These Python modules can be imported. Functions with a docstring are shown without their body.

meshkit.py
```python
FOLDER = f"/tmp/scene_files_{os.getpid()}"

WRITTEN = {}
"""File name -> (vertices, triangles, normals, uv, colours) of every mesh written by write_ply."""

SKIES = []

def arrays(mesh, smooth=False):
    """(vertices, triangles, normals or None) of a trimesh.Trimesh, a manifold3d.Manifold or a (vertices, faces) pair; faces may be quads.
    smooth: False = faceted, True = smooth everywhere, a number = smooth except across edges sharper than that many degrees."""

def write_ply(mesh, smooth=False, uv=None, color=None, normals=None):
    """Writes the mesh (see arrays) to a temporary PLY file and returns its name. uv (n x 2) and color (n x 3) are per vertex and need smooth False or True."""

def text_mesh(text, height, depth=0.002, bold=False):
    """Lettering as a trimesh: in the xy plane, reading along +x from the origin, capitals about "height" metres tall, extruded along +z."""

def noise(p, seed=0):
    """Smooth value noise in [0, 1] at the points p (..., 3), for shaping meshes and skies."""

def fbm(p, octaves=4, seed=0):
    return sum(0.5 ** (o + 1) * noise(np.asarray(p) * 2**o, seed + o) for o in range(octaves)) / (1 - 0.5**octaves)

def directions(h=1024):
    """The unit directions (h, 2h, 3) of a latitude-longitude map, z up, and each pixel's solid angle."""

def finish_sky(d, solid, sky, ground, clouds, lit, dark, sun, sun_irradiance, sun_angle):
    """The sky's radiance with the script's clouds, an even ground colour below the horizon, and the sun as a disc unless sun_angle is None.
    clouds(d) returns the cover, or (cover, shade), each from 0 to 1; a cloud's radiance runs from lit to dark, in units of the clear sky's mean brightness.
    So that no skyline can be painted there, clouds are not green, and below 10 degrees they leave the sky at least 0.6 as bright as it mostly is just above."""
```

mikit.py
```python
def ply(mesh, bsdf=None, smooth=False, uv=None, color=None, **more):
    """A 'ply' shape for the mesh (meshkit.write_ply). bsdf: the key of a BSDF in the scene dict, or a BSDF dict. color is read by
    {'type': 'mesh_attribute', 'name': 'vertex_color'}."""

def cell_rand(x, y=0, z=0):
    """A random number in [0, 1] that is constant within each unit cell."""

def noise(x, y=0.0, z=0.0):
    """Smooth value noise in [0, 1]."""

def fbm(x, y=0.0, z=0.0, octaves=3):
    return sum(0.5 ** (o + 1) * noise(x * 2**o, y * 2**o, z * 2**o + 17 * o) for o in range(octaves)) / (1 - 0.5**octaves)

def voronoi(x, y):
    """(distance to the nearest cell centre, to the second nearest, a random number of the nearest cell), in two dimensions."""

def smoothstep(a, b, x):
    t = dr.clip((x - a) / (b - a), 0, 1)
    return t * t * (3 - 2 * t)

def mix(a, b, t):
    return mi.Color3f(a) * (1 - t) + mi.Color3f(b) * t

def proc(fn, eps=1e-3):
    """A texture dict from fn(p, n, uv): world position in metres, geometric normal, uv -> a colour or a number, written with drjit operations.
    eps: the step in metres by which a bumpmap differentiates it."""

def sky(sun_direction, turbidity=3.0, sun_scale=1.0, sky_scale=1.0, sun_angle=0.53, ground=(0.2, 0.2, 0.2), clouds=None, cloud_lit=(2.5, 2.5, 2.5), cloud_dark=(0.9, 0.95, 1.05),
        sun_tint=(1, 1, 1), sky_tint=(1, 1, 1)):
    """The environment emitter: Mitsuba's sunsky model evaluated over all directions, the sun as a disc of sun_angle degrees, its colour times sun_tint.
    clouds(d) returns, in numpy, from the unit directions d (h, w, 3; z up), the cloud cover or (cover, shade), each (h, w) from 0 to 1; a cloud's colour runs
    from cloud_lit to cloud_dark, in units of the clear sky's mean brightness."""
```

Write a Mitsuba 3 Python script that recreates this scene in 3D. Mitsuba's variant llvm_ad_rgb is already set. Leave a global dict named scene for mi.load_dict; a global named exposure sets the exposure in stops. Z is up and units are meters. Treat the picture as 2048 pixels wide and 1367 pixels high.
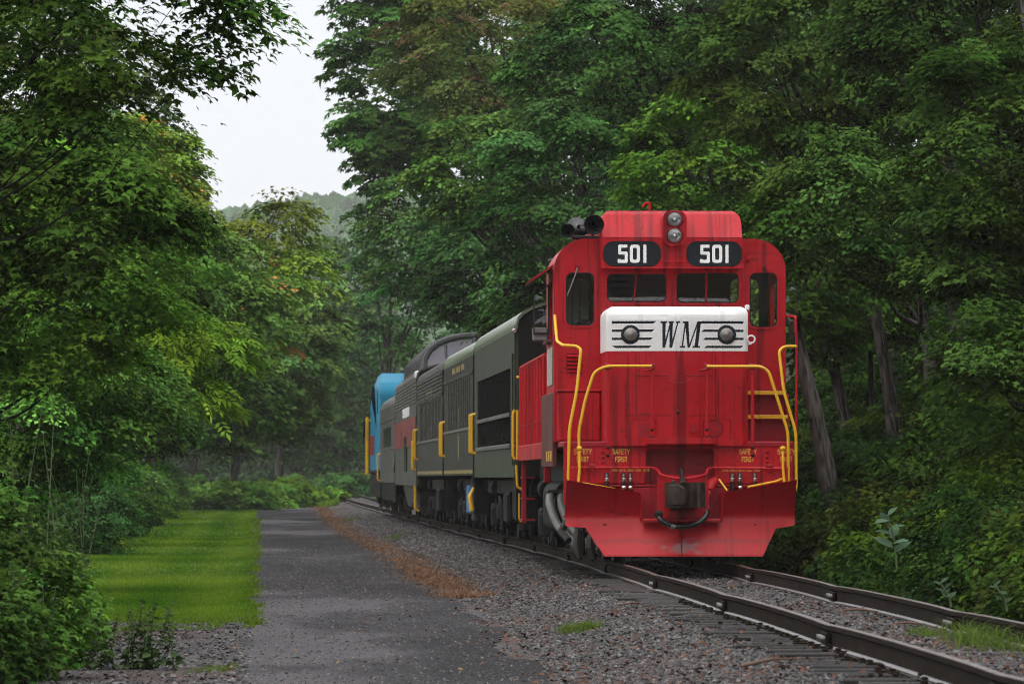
import math
import numpy as np, trimesh, manifold3d, drjit as dr, mitsuba as mi, mikit, meshkit
from shapely.geometry import Polygon, LineString, box as sbox, Point
from shapely import affinity, union_all
from scipy.interpolate import PchipInterpolator
from mikit import proc, noise, fbm, mix, smoothstep, voronoi

# ------------------------------------------------------------------ camera, sky, exposure
F, HX, HY, EYE = 11378.0, 1024.0, 955.0, 1.15        # a 200 mm lens, horizon row, eye height above the rail heads
TILT = math.atan((HY - 683.5) / F)
T = mi.ScalarTransform4f
scene, labels = {}, {}
scene['camera'] = dict(type='thinlens', fov=math.degrees(2 * math.atan(1024 / F)), fov_axis='x', aperture_radius=0.012, focus_distance=76.0,
                       near_clip=0.5, far_clip=9000.0,
                       to_world=T().look_at(origin=[0, 0, EYE], target=[0, math.cos(TILT) * 10, EYE + math.sin(TILT) * 10], up=[0, 0, 1]))

def overcast(d):                                       # an even overcast, brightest overhead
    up = np.clip(d[..., 2], 0, 1)
    soft = meshkit.fbm(d * np.array([3.0, 3.0, 6.0]), 4, 5)
    return np.ones(d.shape[:2]), np.clip(1.0 - up * 1.05 + 0.25 * (soft - 0.5), 0, 1)

scene['sky'] = mikit.sky((-0.22, -0.38, 0.90), turbidity=3, sun_scale=0.14, sun_angle=70, clouds=overcast,
                         cloud_lit=(2.90, 2.96, 3.06), cloud_dark=(1.62, 1.68, 1.76), ground=(0.06, 0.08, 0.05))
exposure = 2.75

# ------------------------------------------------------------------ registry
M = [np.eye(4)]                                        # current local frame
def uniq(k):
    if k not in USED:
        USED.add(k); return k
    i = COUNT.get(k, 0) + 1
    while f'{k}_{i:03d}' in USED: i += 1
    COUNT[k] = i
    USED.add(f'{k}_{i:03d}')
    return f'{k}_{i:03d}'
USED, COUNT = set(), {}

def tm(m):
    if hasattr(m, 'to_mesh'):
        q = m.to_mesh(); return trimesh.Trimesh(q.vert_properties[:, :3], q.tri_verts, process=False)
    if isinstance(m, (list,)):
        return trimesh.util.concatenate([tm(x) for x in m])
    if isinstance(m, tuple):
        return trimesh.Trimesh(m[0], m[1], process=False)
    return m

def add(key, mesh, bsdf, smooth=False, label=None, cat=None, group=None, kind=None, color=None):
    key = uniq(key)
    mesh = tm(mesh)
    v = np.asarray(mesh.vertices) @ M[-1][:3, :3].T + M[-1][:3, 3]
    scene[key] = mikit.ply((v, np.asarray(mesh.faces)), bsdf, smooth=smooth, color=color)
    tag(key, label, cat, group, kind)
    return key

def tag(key, label=None, cat=None, group=None, kind=None):
    d = {k: x for k, x in (('label', label), ('category', cat), ('group', group), ('kind', kind)) if x}
    if d: labels[key] = d

def thing(name, label, cat, group=None):
    key = uniq(name); tag(key, label, cat, group); return key

def part(parent, name, mesh, bsdf, smooth=False, **kw):
    return add(parent + '__' + name, mesh, bsdf, smooth, **kw)

def frame(x, y, z=0.0, slope=0.0):                    # local u right, v along the track away from the camera, z up
    a = np.array([slope, 1.0, 0]); a /= np.linalg.norm(a)
    m = np.eye(4); m[:3, 0] = (a[1], -a[0], 0); m[:3, 1] = a; m[:3, 3] = (x, y, z)
    return m

# ------------------------------------------------------------------ mesh tools
def B(u0, u1, v0, v1, z0, z1, c=0.008):
    lo, hi = np.array([u0, v0, z0], float), np.array([u1, v1, z1], float)
    c = min(c, 0.3 * (hi - lo).min())
    ctr, h = (lo + hi) / 2, (hi - lo) / 2
    if c <= 0.0008:
        m = trimesh.creation.box(extents=2 * h); m.apply_translation(ctr); return m
    pts = [ctr + np.array([sx, sy, sz]) * (h - c * np.array(k)) for sx in (-1, 1) for sy in (-1, 1) for sz in (-1, 1) for k in ((0, 1, 1), (1, 0, 1), (1, 1, 0))]
    return trimesh.Trimesh(pts).convex_hull

def geoms(p): return [g for g in getattr(p, 'geoms', [p]) if g.area > 1e-9]
def extr(p, h): return trimesh.util.concatenate([trimesh.creation.extrude_polygon(g, h, engine='earcut') for g in geoms(p)])
def UZ(p, v0, v1):                                     # polygon in (u, z) between two distances
    m = extr(p, v1 - v0); v = m.vertices
    return trimesh.Trimesh(np.stack([v[:, 0], v0 + v[:, 2], v[:, 1]], 1), m.faces[:, ::-1], process=False)
def VZ(p, u0, u1):                                     # polygon in (v, z) between two sides
    m = extr(p, u1 - u0); v = m.vertices
    return trimesh.Trimesh(np.stack([u0 + v[:, 2], v[:, 0], v[:, 1]], 1), m.faces, process=False)
def XY(p, z0, z1):
    m = extr(p, z1 - z0); m.apply_translation([0, 0, z0]); return m
def rr(x0, x1, y0, y1, r):                             # rounded rectangle
    return sbox(x0 + r, y0 + r, x1 - r, y1 - r).buffer(r, quad_segs=6)
def man(m):
    m = tm(m); m = trimesh.Trimesh(m.vertices, m.faces); m.merge_vertices()
    return manifold3d.Manifold(manifold3d.Mesh(np.asarray(m.vertices, np.float32), np.asarray(m.faces, np.uint32)))

def fillet(pts, r, n=5):
    pts = [np.asarray(p, float) for p in pts]; out = [pts[0]]
    for a, b, c in zip(pts[:-2], pts[1:-1], pts[2:]):
        d1, d2 = a - b, c - b
        l1, l2 = np.linalg.norm(d1), np.linalg.norm(d2)
        k = min(r, 0.45 * l1, 0.45 * l2)
        p, q = b + d1 / l1 * k, b + d2 / l2 * k
        for t in np.linspace(0, 1, n): out.append((1 - t) ** 2 * p + 2 * t * (1 - t) * b + t * t * q)
    out.append(pts[-1]); return np.array(out)

def tube(pts, r, sides=8, fil=0.0, cap=True):
    p = fillet(pts, fil) if fil and len(pts) > 2 else np.asarray(pts, float)
    t = np.gradient(p, axis=0); t /= np.linalg.norm(t, axis=1, keepdims=True) + 1e-12
    a = np.cross(t[0], [0, 0, 1.0] if abs(t[0, 2]) < .9 else [1.0, 0, 0]); a /= np.linalg.norm(a)
    r = np.atleast_1d(np.asarray(r, float)); rad = np.interp(np.linspace(0, 1, len(p)), np.linspace(0, 1, len(r)), r) if len(r) > 1 else np.full(len(p), r[0]); ang = np.arange(sides) * 2 * np.pi / sides; vs = []
    for i in range(len(p)):
        a = a - t[i] * (a @ t[i]); a /= np.linalg.norm(a); b = np.cross(t[i], a)
        vs.append(p[i] + rad[i] * (np.cos(ang)[:, None] * a + np.sin(ang)[:, None] * b))
    v = np.concatenate(vs); i, j = np.meshgrid(np.arange(len(p) - 1), np.arange(sides), indexing='ij')
    q = np.stack([i * sides + j, i * sides + (j + 1) % sides, (i + 1) * sides + (j + 1) % sides, (i + 1) * sides + j], -1).reshape(-1, 4)
    f = np.vstack([q[:, [0, 1, 2]], q[:, [0, 2, 3]]])
    if cap:
        n = len(v); v = np.vstack([v, p[0], p[-1]]); k = np.arange(sides)
        f = np.vstack([f, np.stack([(k + 1) % sides, k, k * 0 + n], 1), np.stack([n - sides + k - 0, n - sides + (k + 1) % sides, k * 0 + n + 1], 1)])
    return trimesh.Trimesh(v, f, process=False)

def lathe(profile, n=24, at=(0, 0, 0), axis='v'):      # profile of (radius, along); axis v (away from camera), z or u
    pr = np.array(profile, float); ang = np.arange(n) * 2 * np.pi / n
    c, s = np.cos(ang), np.sin(ang)
    v = np.stack([pr[:, 0][:, None] * c, np.broadcast_to(pr[:, 1][:, None], (len(pr), n)), pr[:, 0][:, None] * s], -1).reshape(-1, 3)
    i, j = np.meshgrid(np.arange(len(pr) - 1), np.arange(n), indexing='ij')
    q = np.stack([i * n + j, (i + 1) * n + j, (i + 1) * n + (j + 1) % n, i * n + (j + 1) % n], -1).reshape(-1, 4)
    f = np.vstack([q[:, [0, 1, 2]], q[:, [0, 2, 3]]])
    if axis == 'z': v = v[:, [0, 2, 1]]; f = f[:, ::-1]
    if axis == 'u': v = v[:, [1, 0, 2]]; f = f[:, ::-1]
    m = trimesh.Trimesh(v + np.array(at, float), f, process=False)
    return m
def cyl(r, a0, a1, at=(0, 0, 0), axis='v', n=20, c=0.0):
    c = min(c, r * .4, (a1 - a0) * .3)
    return lathe([(1e-4, a0), (r - c, a0), (r, a0 + c), (r, a1 - c), (r - c, a1), (1e-4, a1)] if c else [(1e-4, a0), (r, a0), (r, a1), (1e-4, a1)], n, at, axis)

def text(s, h, w=None, depth=0.004, bold=False):       # lettering in the (u, z) plane facing the camera, lower left corner at the origin
    m = meshkit.text_mesh(s, h, depth, bold); v = m.vertices.copy()
    x = (v[:, 0] - v[:, 0].min())
    if w: x = x * w / x.max()
    return trimesh.Trimesh(np.stack([x, -v[:, 2], v[:, 1]], 1), m.faces, process=False)

def moved(m, x, y, z): return trimesh.Trimesh(m.vertices + [x, y, z], m.faces, process=False)
def sheet(u0, z0, u1, z1, v, lean=.030): return np.array([(u0, v, z0), (u1, v, z0), (u1, v - lean, z1), (u0, v - lean, z1)]), np.array([[0, 1, 2], [0, 2, 3]])

# ------------------------------------------------------------------ materials
def rgb(*c): return {'type': 'rgb', 'value': list(c)}
def mat(name, color, rough=0.5, metal=0.0, spec=0.5, coat=0.0, bump=None, bscale=0.002, two=True):
    b = dict(type='principled', base_color=color if isinstance(color, dict) else rgb(*color), roughness=proc(rough) if callable(rough) else rough, metallic=metal, specular=spec)
    if coat: b.update(clearcoat=coat, clearcoat_gloss=0.9)
    if bump: b = dict(type='bumpmap', arbitrary=bump, scale=bscale, bsdf=b)
    scene[name] = dict(type='twosided', bsdf=b) if two else b
    return name

def painted_fn(base, dark, pale, amount=1.0):          # old weathered paint: run-off streaks, chalky patches, grime
    def fn(p, n, uv):
        h = dr.select(dr.abs(n.x) > .7, p.y, p.x * 1.02)
        runs = noise(h * 26.0, p.z * 0.9, 3.0) * noise(h * 7.0, p.z * 0.5, 9.0)
        patch = fbm(p.x * 1.7, p.y * 1.7, p.z * 1.7, 4)
        fine = fbm(p.x * 21, p.y * 21, p.z * 21, 3)
        c = mix(base, pale, smoothstep(0.48, 0.8, patch) * 0.5 * amount)
        c = mix(c, dark, smoothstep(0.34, 0.62, runs) * 0.75 * amount)
        return mix(c, dark, smoothstep(0.6, 0.8, fine) * 0.35 * amount)
    return fn
def painted(*a): return proc(painted_fn(*a))
def dusty(a, b, sx=6.0, sz=2.0):
    def fn(p, n, uv):
        return mix(a, b, fbm((p.x + p.y * 0.37) * sx, p.y * 0.4, p.z * sz, 4))
    return proc(fn)

wave = proc(lambda p, n, uv: fbm(p.x * 2.1 + 3.0, p.y * 2.1, p.z * 2.1, 3) * 1.0, eps=0.01)
wet = lambda p, n, uv: mi.Float(.22) + .34 * fbm((p.x + p.y * .3) * 5, p.z * 2.2, 4.0, 4) + .10 * noise(p.x * 40, p.y * 40, p.z * 14)
def red_coat(p, n, uv):                                # run-off below the rims, chalked patches, small rust chips
    c = painted_fn((0.41, 0.007, 0.014), (0.14, 0.003, 0.006), (0.46, 0.020, 0.028), 1.0)(p, n, uv)
    chip = smoothstep(.80, .86, noise(p.x * 31, p.y * 31, p.z * 31)) * smoothstep(.5, .7, noise(p.x * 3, p.y * 3, p.z * 3))
    c = mix(c, (0.06, 0.022, 0.016), chip * .8)
    h = dr.select(dr.abs(n.x) > .7, p.y, p.x * 1.02)
    drip = smoothstep(.62, .80, noise(h * 34, p.z * .6, 7.0)) * smoothstep(.35, .65, noise(h * 3, p.z * 1.4, 2.0))
    return mix(c, (0.13, 0.004, 0.006), drip * .5)
mat('red_paint', proc(red_coat), wet, 0, 0.24, bump=wave, bscale=0.006)
mat('red_dull', painted((0.28, 0.006, 0.016), (0.10, 0.005, 0.009), (0.34, 0.03, 0.04)), 0.5, 0, 0.3)
mat('red_shade', painted((0.15, 0.005, 0.010), (0.07, 0.004, 0.007), (0.18, 0.015, 0.02)), 0.6, 0, 0.2)  # darker red copy for painted shade, seams and dark rims
def worn_plow(p, n, uv):                               # the lip is scraped to grey where the two wings meet
    f = painted_fn((0.42, 0.008, 0.016), (0.20, 0.006, 0.010), (0.46, 0.030, 0.038), 0.8)
    c = f(p, n, uv)
    d = dr.sqrt(dr.square((p.x - 2.26) / .34) + dr.square((p.z - .24) / .13))
    w = smoothstep(.95, .2, d + 1.2 * (fbm(p.x * 11, p.z * 17, 2.0, 4) - .5))
    c = mix(c, (0.20, 0.15, 0.15), w * .75)
    rim = smoothstep(.05, .0, dr.abs(p.z - .315 + .02 * (noise(p.x * 9, 1.0) - .5)))
    return mix(c, (0.20, 0.02, 0.025), rim * .5)
mat('plow_red', proc(worn_plow), 0.42, 0, 0.32, bump=wave, bscale=0.012)
mat('yellow_paint', painted((0.72, 0.40, 0.012), (0.30, 0.15, 0.01), (0.76, 0.48, 0.05), 0.6), 0.4)
mat('letter_yellow', dusty((0.75, 0.46, 0.08), (0.55, 0.27, 0.05), 30, 30), 0.5)
mat('beige_panel', dusty((0.42, 0.38, 0.33), (0.28, 0.25, 0.22), 8, 8), 0.6)
mat('painted_reflection', dusty((0.20, 0.26, 0.235), (0.11, 0.15, 0.135), 5, 3), 0.4)
mat('white_paint', painted((0.74, 0.74, 0.75), (0.50, 0.50, 0.50), (0.80, 0.80, 0.80), 0.5), 0.4)
mat('black_paint', dusty((0.008, 0.011, 0.016), (0.012, 0.016, 0.022)), 0.5, 0, 0.2)
mat('numeral_white', (0.80, 0.80, 0.80), 0.5)
mat('horn_black', dusty((0.005, 0.005, 0.006), (0.014, 0.014, 0.017), 14, 14), 0.42, 0, 0.4)
mat('rubber', (0.010, 0.010, 0.011), 0.6, 0, 0.2)
mat('hose_rubber', (0.014, 0.014, 0.016), 0.32, 0, 0.7)
mat('grey_metal', dusty((0.30, 0.29, 0.28), (0.17, 0.165, 0.16), 20, 20), 0.4, 0.3)
mat('lamp_grey', dusty((0.16, 0.15, 0.14), (0.26, 0.25, 0.24), 30, 30), 0.3, 0.4)
mat('chrome', (0.7, 0.7, 0.7), 0.16, 1.0)
mat('lamp_mirror', (0.34, 0.34, 0.35), 0.12, 1.0)
mat('truck_black', dusty((0.006, 0.006, 0.007), (0.014, 0.013, 0.012), 9, 9), 0.6, 0, 0.2)
mat('truck_grime', dusty((0.012, 0.011, 0.011), (0.032, 0.03, 0.028), 12, 12), 0.6, 0, 0.3)
mat('band_grey', dusty((0.075, 0.075, 0.075), (0.15, 0.15, 0.145), 8, 14), 0.5)
mat('coupler_rust', dusty((0.014, 0.009, 0.007), (0.052, 0.032, 0.023), 12, 12), 0.5, 0.2)
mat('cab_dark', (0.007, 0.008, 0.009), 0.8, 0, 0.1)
mat('brown_side', painted((0.10, 0.022, 0.022), (0.05, 0.014, 0.014), (0.13, 0.055, 0.05)), 0.55, 0, 0.3)
scene['pane'] = dict(type='thindielectric', int_ior=1.5)
scene['lens_glass'] = dict(type='thindielectric', int_ior=1.5)

def Xc(z): return float(TRACK(z))
TRACK = PchipInterpolator([10, 20, 33.5, 55, 75.3, 92.5, 110.7, 126.5, 146, 166, 200, 240, 300, 436, 700, 1200],
                          [4.46, 4.12, 3.66, 2.94, 2.235, 1.63, .80, .02, -.9, -1.78, -3.32, -5.15, -7.75, -13.3, -29, -75])
# ------------------------------------------------------------------ the red locomotive (local: u right, v away, z up from the rail head)
M.append(frame(2.235, 75.3, 0, -0.0348))
L = thing('red_locomotive', 'red diesel locomotive with wedge plow and white nose band leading the train', 'locomotive')

# cab: a hollow shell of front wall, side walls and rounded roof
def cab_outline(o=0.0):
    w, s, zt = 1.585 - o, 3.97, 4.41 - o
    a = np.linspace(0, math.pi / 2, 9)
    r = zt - s
    right = [(w - r + r * math.cos(t), s + r * math.sin(t)) for t in a]
    return Polygon([(-w, 1.64)] + [(-x, y) for x, y in right] + [(x, y) for x, y in right[::-1]] + [(w, 1.64)])
side_l, side_r = rr(-1.427, -1.03, 3.22, 3.95, .09), rr(1.085, 1.468, 3.20, 3.95, .09)
mid_l, mid_r = rr(-.865, -.045, 3.54, 3.935, .085), rr(.085, .945, 3.53, 3.945, .085)
front = cab_outline().difference(union_all([side_l, side_r, mid_l, mid_r]))
part(L, 'cab', UZ(front, 2.30, 2.36), 'red_paint')
shell = cab_outline().difference(cab_outline(0.06).union(sbox(-1.525, 1.0, 1.525, 1.7)))
wins = [B(-1.7, -1.4, 2.75, 4.25, 3.05, 3.85, 0), B(1.4, 1.7, 2.75, 4.25, 3.05, 3.85, 0)]
sh = man(UZ(shell, 2.36, 4.75))
for w in wins: sh = sh - man(w)
part(L, 'cab_shell', sh, 'red_paint', 30)
rear = cab_outline(0.06).difference(union_all([rr(-1.40, -1.0, 3.1, 3.95, .1), rr(1.0, 1.40, 3.1, 3.95, .1)]))
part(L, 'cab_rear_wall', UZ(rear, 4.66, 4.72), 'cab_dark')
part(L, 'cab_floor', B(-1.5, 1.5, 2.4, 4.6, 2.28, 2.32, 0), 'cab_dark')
rw = part(L, 'rear_window_panel', UZ(rr(-1.40, -1.0, 3.1, 3.95, .1), 4.60, 4.61), 'painted_reflection', label='opaque pale panel painted as the reflection in the rear cab window')  # opaque panel whose pale colour imitates a reflection
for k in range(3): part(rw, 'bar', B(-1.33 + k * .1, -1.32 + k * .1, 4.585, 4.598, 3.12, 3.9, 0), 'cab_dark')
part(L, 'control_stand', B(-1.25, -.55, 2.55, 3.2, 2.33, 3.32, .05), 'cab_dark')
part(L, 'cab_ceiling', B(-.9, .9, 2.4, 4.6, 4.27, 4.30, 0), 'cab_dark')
# raised trim round the cab edge and a jamb strip each side, with rivet line on the right
trim = cab_outline(0.005).difference(cab_outline(0.06).union(sbox(-3, 0, 3, 1.72)))
part(L, 'cab_trim', UZ(trim, 2.288, 2.302), 'red_paint')
for u0, u1 in ((-.975, -.955), (.985, 1.0)):
    part(L, 'cab_seam', B(u0, u1, 2.292, 2.31, 1.66, 4.40, .003), 'red_paint')
for poly, nm in ((side_l, 'side'), (side_r, 'side'), (mid_l, 'mid'), (mid_r, 'mid')):
    w = part(L, 'window', UZ(poly.buffer(.026).difference(poly.buffer(-.004)), 2.275, 2.305), 'red_paint', 40)
    part(w, 'gasket', UZ(poly.buffer(.006).difference(poly.buffer(-.02)), 2.285, 2.325), 'rubber', 40)
    part(w, 'pane', sheet(*poly.bounds, 2.318), 'pane')
# wipers
part(L, 'wiper', tube([(-1.262, 2.25, 4.03), (-1.30, 2.24, 3.90), (-1.405, 2.262, 3.63)], .008, 6), 'grey_metal', 40)
part(L, 'wiper', tube([(-1.25, 2.25, 4.03), (-1.34, 2.25, 3.80)], .006, 6), 'grey_metal', 40)
part(L, 'wiper', tube([(1.288, 2.25, 4.03), (1.289, 2.245, 3.62), (1.33, 2.262, 3.57), (1.32, 2.25, 3.98)], .007, 6), 'rubber', 40)
for u in (-1.256, 1.286): part(L, 'wiper_motor', cyl(.028, 2.23, 2.30, (u, 0, 4.035), 'v', 12, .006), 'red_dull', 30)
for u0, u1 in ((-.455, -.50), (.50, .49)):
    part(L, 'window_bar', tube([(u0, 2.268, 3.94), ((u0 + u1) / 2, 2.255, 3.72), (u1, 2.268, 3.54)], [.011, .014, .008], 7), 'red_paint', 40)
    part(L, 'wiper_pivot', cyl(.02, 2.24, 2.30, (u0, 0, 3.96), 'v', 10, .004), 'red_dull', 30)
part(L, 'grab_knob', lathe([(1e-4, 2.235), (.022, 2.24), (.03, 2.26), (.026, 2.285), (.012, 2.30)], 14, (1.075, 0, 4.135)), 'red_paint', 40)
part(L, 'louvre_shade_panel', B(-1.415, -1.205, 2.296, 2.304, 2.575, 2.845, 0), 'red_shade')  # dark red backing painted as the shade in the louvre slots
# louvres on the left front wall
for k in range(5):
    z = 2.595 + k * .052
    part(L, 'louvre', VZ(Polygon([(2.298, z + .024), (2.262, z + .002), (2.264, z - .004), (2.298, z - .006)]), -1.405, -1.215), 'red_paint')
# ledge box beside the nose on the left
part(L, 'battery_box', B(-1.54, -.96, 2.02, 2.31, 1.645, 2.32, .02), 'red_paint')
part(L, 'box_ledge', B(-1.56, -.95, 2.005, 2.31, 2.322, 2.345, .006), 'red_paint')
# steps on the right, up to the front door
for k, (z, v) in enumerate(((2.29, 2.02), (1.96, 1.74))):
    part(L, 'cab_step', B(.985, 1.565, v, 2.30, z, z + .03, .005), 'red_dull')
    part(L, 'step_edge', B(.985, 1.565, v - .018, v - .002, z - .012, z + .04, .005), 'yellow_paint')
    part(L, 'step_riser', B(1.0, 1.55, v + .12, v + .14, z - .34, z - .004, .003), 'red_dull')
part(L, 'step_side', B(1.555, 1.575, 1.74, 2.3, 1.64, 2.29, .004), 'red_dull')
# front door lines on the right wall
dp = rr(1.02, 1.545, 2.34, 4.22, .06)
part(L, 'door_frame', UZ(dp.difference(dp.buffer(-.018)), 2.291, 2.303), 'red_dull')
part(L, 'door_handle', [tube([(1.06, 2.27, 2.95), (1.06, 2.24, 2.97), (1.11, 2.24, 2.97)], .012, 7)], 'chrome', 40)
# raised roof over the cab and hood, sloping front
rp = Polygon([(1.75, 4.005), (1.75, 4.40), (2.13, 4.735), (2.24, 4.785), (2.4, 4.80), (17.0, 4.80), (17.0, 4.42), (2.31, 4.42), (2.295, 4.005)])
ro = sbox(-.95, 3.9, .95, 4.6).union(sbox(-.78, 4.37, .78, 4.63).buffer(.17, quad_segs=8))
roof = man(VZ(rp, -1.0, 1.0)) ^ man(UZ(ro, 1.0, 18))
part(L, 'roof_hood', roof, 'red_paint', 17)
part(L, 'rain_gutter', B(-.955, .955, 1.742, 1.752, 4.395, 4.41, .003), 'red_dull')
part(L, 'visor_lip', B(-.965, .965, 1.735, 1.78, 3.985, 4.012, .006), 'red_paint')
# number boards
def stroke(pts, w): return LineString(pts).buffer(w / 2, cap_style=2, join_style=1, quad_segs=4)
five = stroke([(.52, .92), (.09, .92), (.09, .54), (.46, .54), (.46, .08), (.06, .08), (.08, .20)], .17)
zero = rr(0, .56, 0, 1, .17).difference(rr(.17, .39, .17, .83, .07))
one = sbox(0, 0, .17, 1)
digits = union_all([five, affinity.translate(zero, .66, 0), affinity.translate(one, 1.40, 0)])
for u0, u1 in ((-.925, -.175), (.205, .925)):
    plate = rr(u0, u1, 4.03, 4.335, .125)
    nb = part(L, 'number_board', UZ(plate, 1.738, 1.7495), 'black_paint')
    part(nb, 'rim', UZ(plate.buffer(.016).difference(plate.buffer(-.006)), 1.728, 1.75), 'rubber', 40)
    c = (u0 + u1) / 2 + .0
    part(nb, 'numerals', UZ(affinity.translate(affinity.scale(digits, .245, .245, origin=(0, 0)), c - .19, 4.06), 1.731, 1.7378), 'numeral_white', label='white block numerals reading 501')
# headlight housing with two lamps
hh = rr(-.145, .185, 3.99 + .30, 4.765, .12)
hl = part(L, 'headlight_housing', UZ(hh.difference(union_all([Point(.02, z).buffer(.095) for z in (4.645, 4.425)])), 1.60, 2.12), 'red_paint', 35)
part(L, 'housing_rim', UZ(hh.difference(hh.buffer(-.02)), 1.585, 1.603), 'red_paint', 35)
for z in (4.645, 4.425):
    lamp = part(L, 'headlight', lathe([(.118, 1.60), (.118, 1.575), (.106, 1.562), (.094, 1.562), (.092, 1.585)], 28, (.02, 0, z)), 'red_shade', 35)
    part(lamp, 'reflector', lathe([(.095, 1.575), (.085, 1.595), (.06, 1.615), (.03, 1.63), (.006, 1.634)], 28, (.02, 0, z)), 'lamp_mirror', True)
    part(lamp, 'bulb', lathe([(1e-4, 1.585), (.015, 1.59), (.018, 1.61), (.012, 1.634)], 12, (.02, 0, z)), 'numeral_white', True)
    part(lamp, 'lens', lathe([(1e-4, 1.564), (.05, 1.567), (.094, 1.576)], 24, (.02, 0, z)), 'lens_glass', True)
part(L, 'grab_iron', tube([(-.14, 1.75, 4.125), (-.14, 1.70, 4.125), (-.14, 1.70, 4.075), (.17, 1.70, 4.075), (.17, 1.70, 4.125), (.17, 1.75, 4.125)], .012, 7, .03), 'red_paint', 40)
part(L, 'radio_mast', tube([(-.24, 2.9, 4.79), (-.24, 2.9, 4.93), (-.30, 2.9, 4.925), (-.34, 2.9, 4.87)], .016, 7, .02), 'red_paint', 40)
# air horns on the left shoulder of the cab
hb = part(L, 'air_horn', lathe([(.024, 3.02), (.03, 2.7), (.05, 2.52), (.085, 2.42), (.132, 2.345), (.138, 2.335), (.134, 2.333), (.125, 2.345), (.075, 2.43), (.042, 2.53), (.02, 2.7), (1e-4, 2.72)], 28, (-1.065, -.62, 4.575)), 'horn_black', 40)
part(L, 'air_horn', lathe([(.022, 3.02), (.026, 2.75), (.04, 2.58), (.062, 2.50), (.094, 2.445), (.098, 2.438), (.09, 2.446), (.055, 2.51), (.034, 2.59), (.016, 2.75), (1e-4, 2.77)], 24, (-1.405, -.35, 4.505)), 'horn_black', 40)
part(L, 'air_horn', lathe([(.022, 2.55), (.026, 2.8), (.05, 2.98), (.1, 3.1), (.145, 3.2), (.15, 3.21), (.13, 3.19), (1e-4, 3.0)], 24, (-1.24, -.2, 4.585)), 'horn_black', 40)
part(L, 'horn_manifold', [cyl(.055, -1.42, -.97, (0, 2.45, 4.53), 'u', 14, .01)], 'horn_black', 40)
part(L, 'horn_bracket', B(-1.34, -.97, 2.35, 2.85, 4.41, 4.455, .008), 'horn_black')
for u in (-1.2, -1.04): part(L, 'horn_leg', B(u - .02, u + .02, 2.6, 2.66, 4.44, 4.56, .004), 'horn_black')
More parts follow.
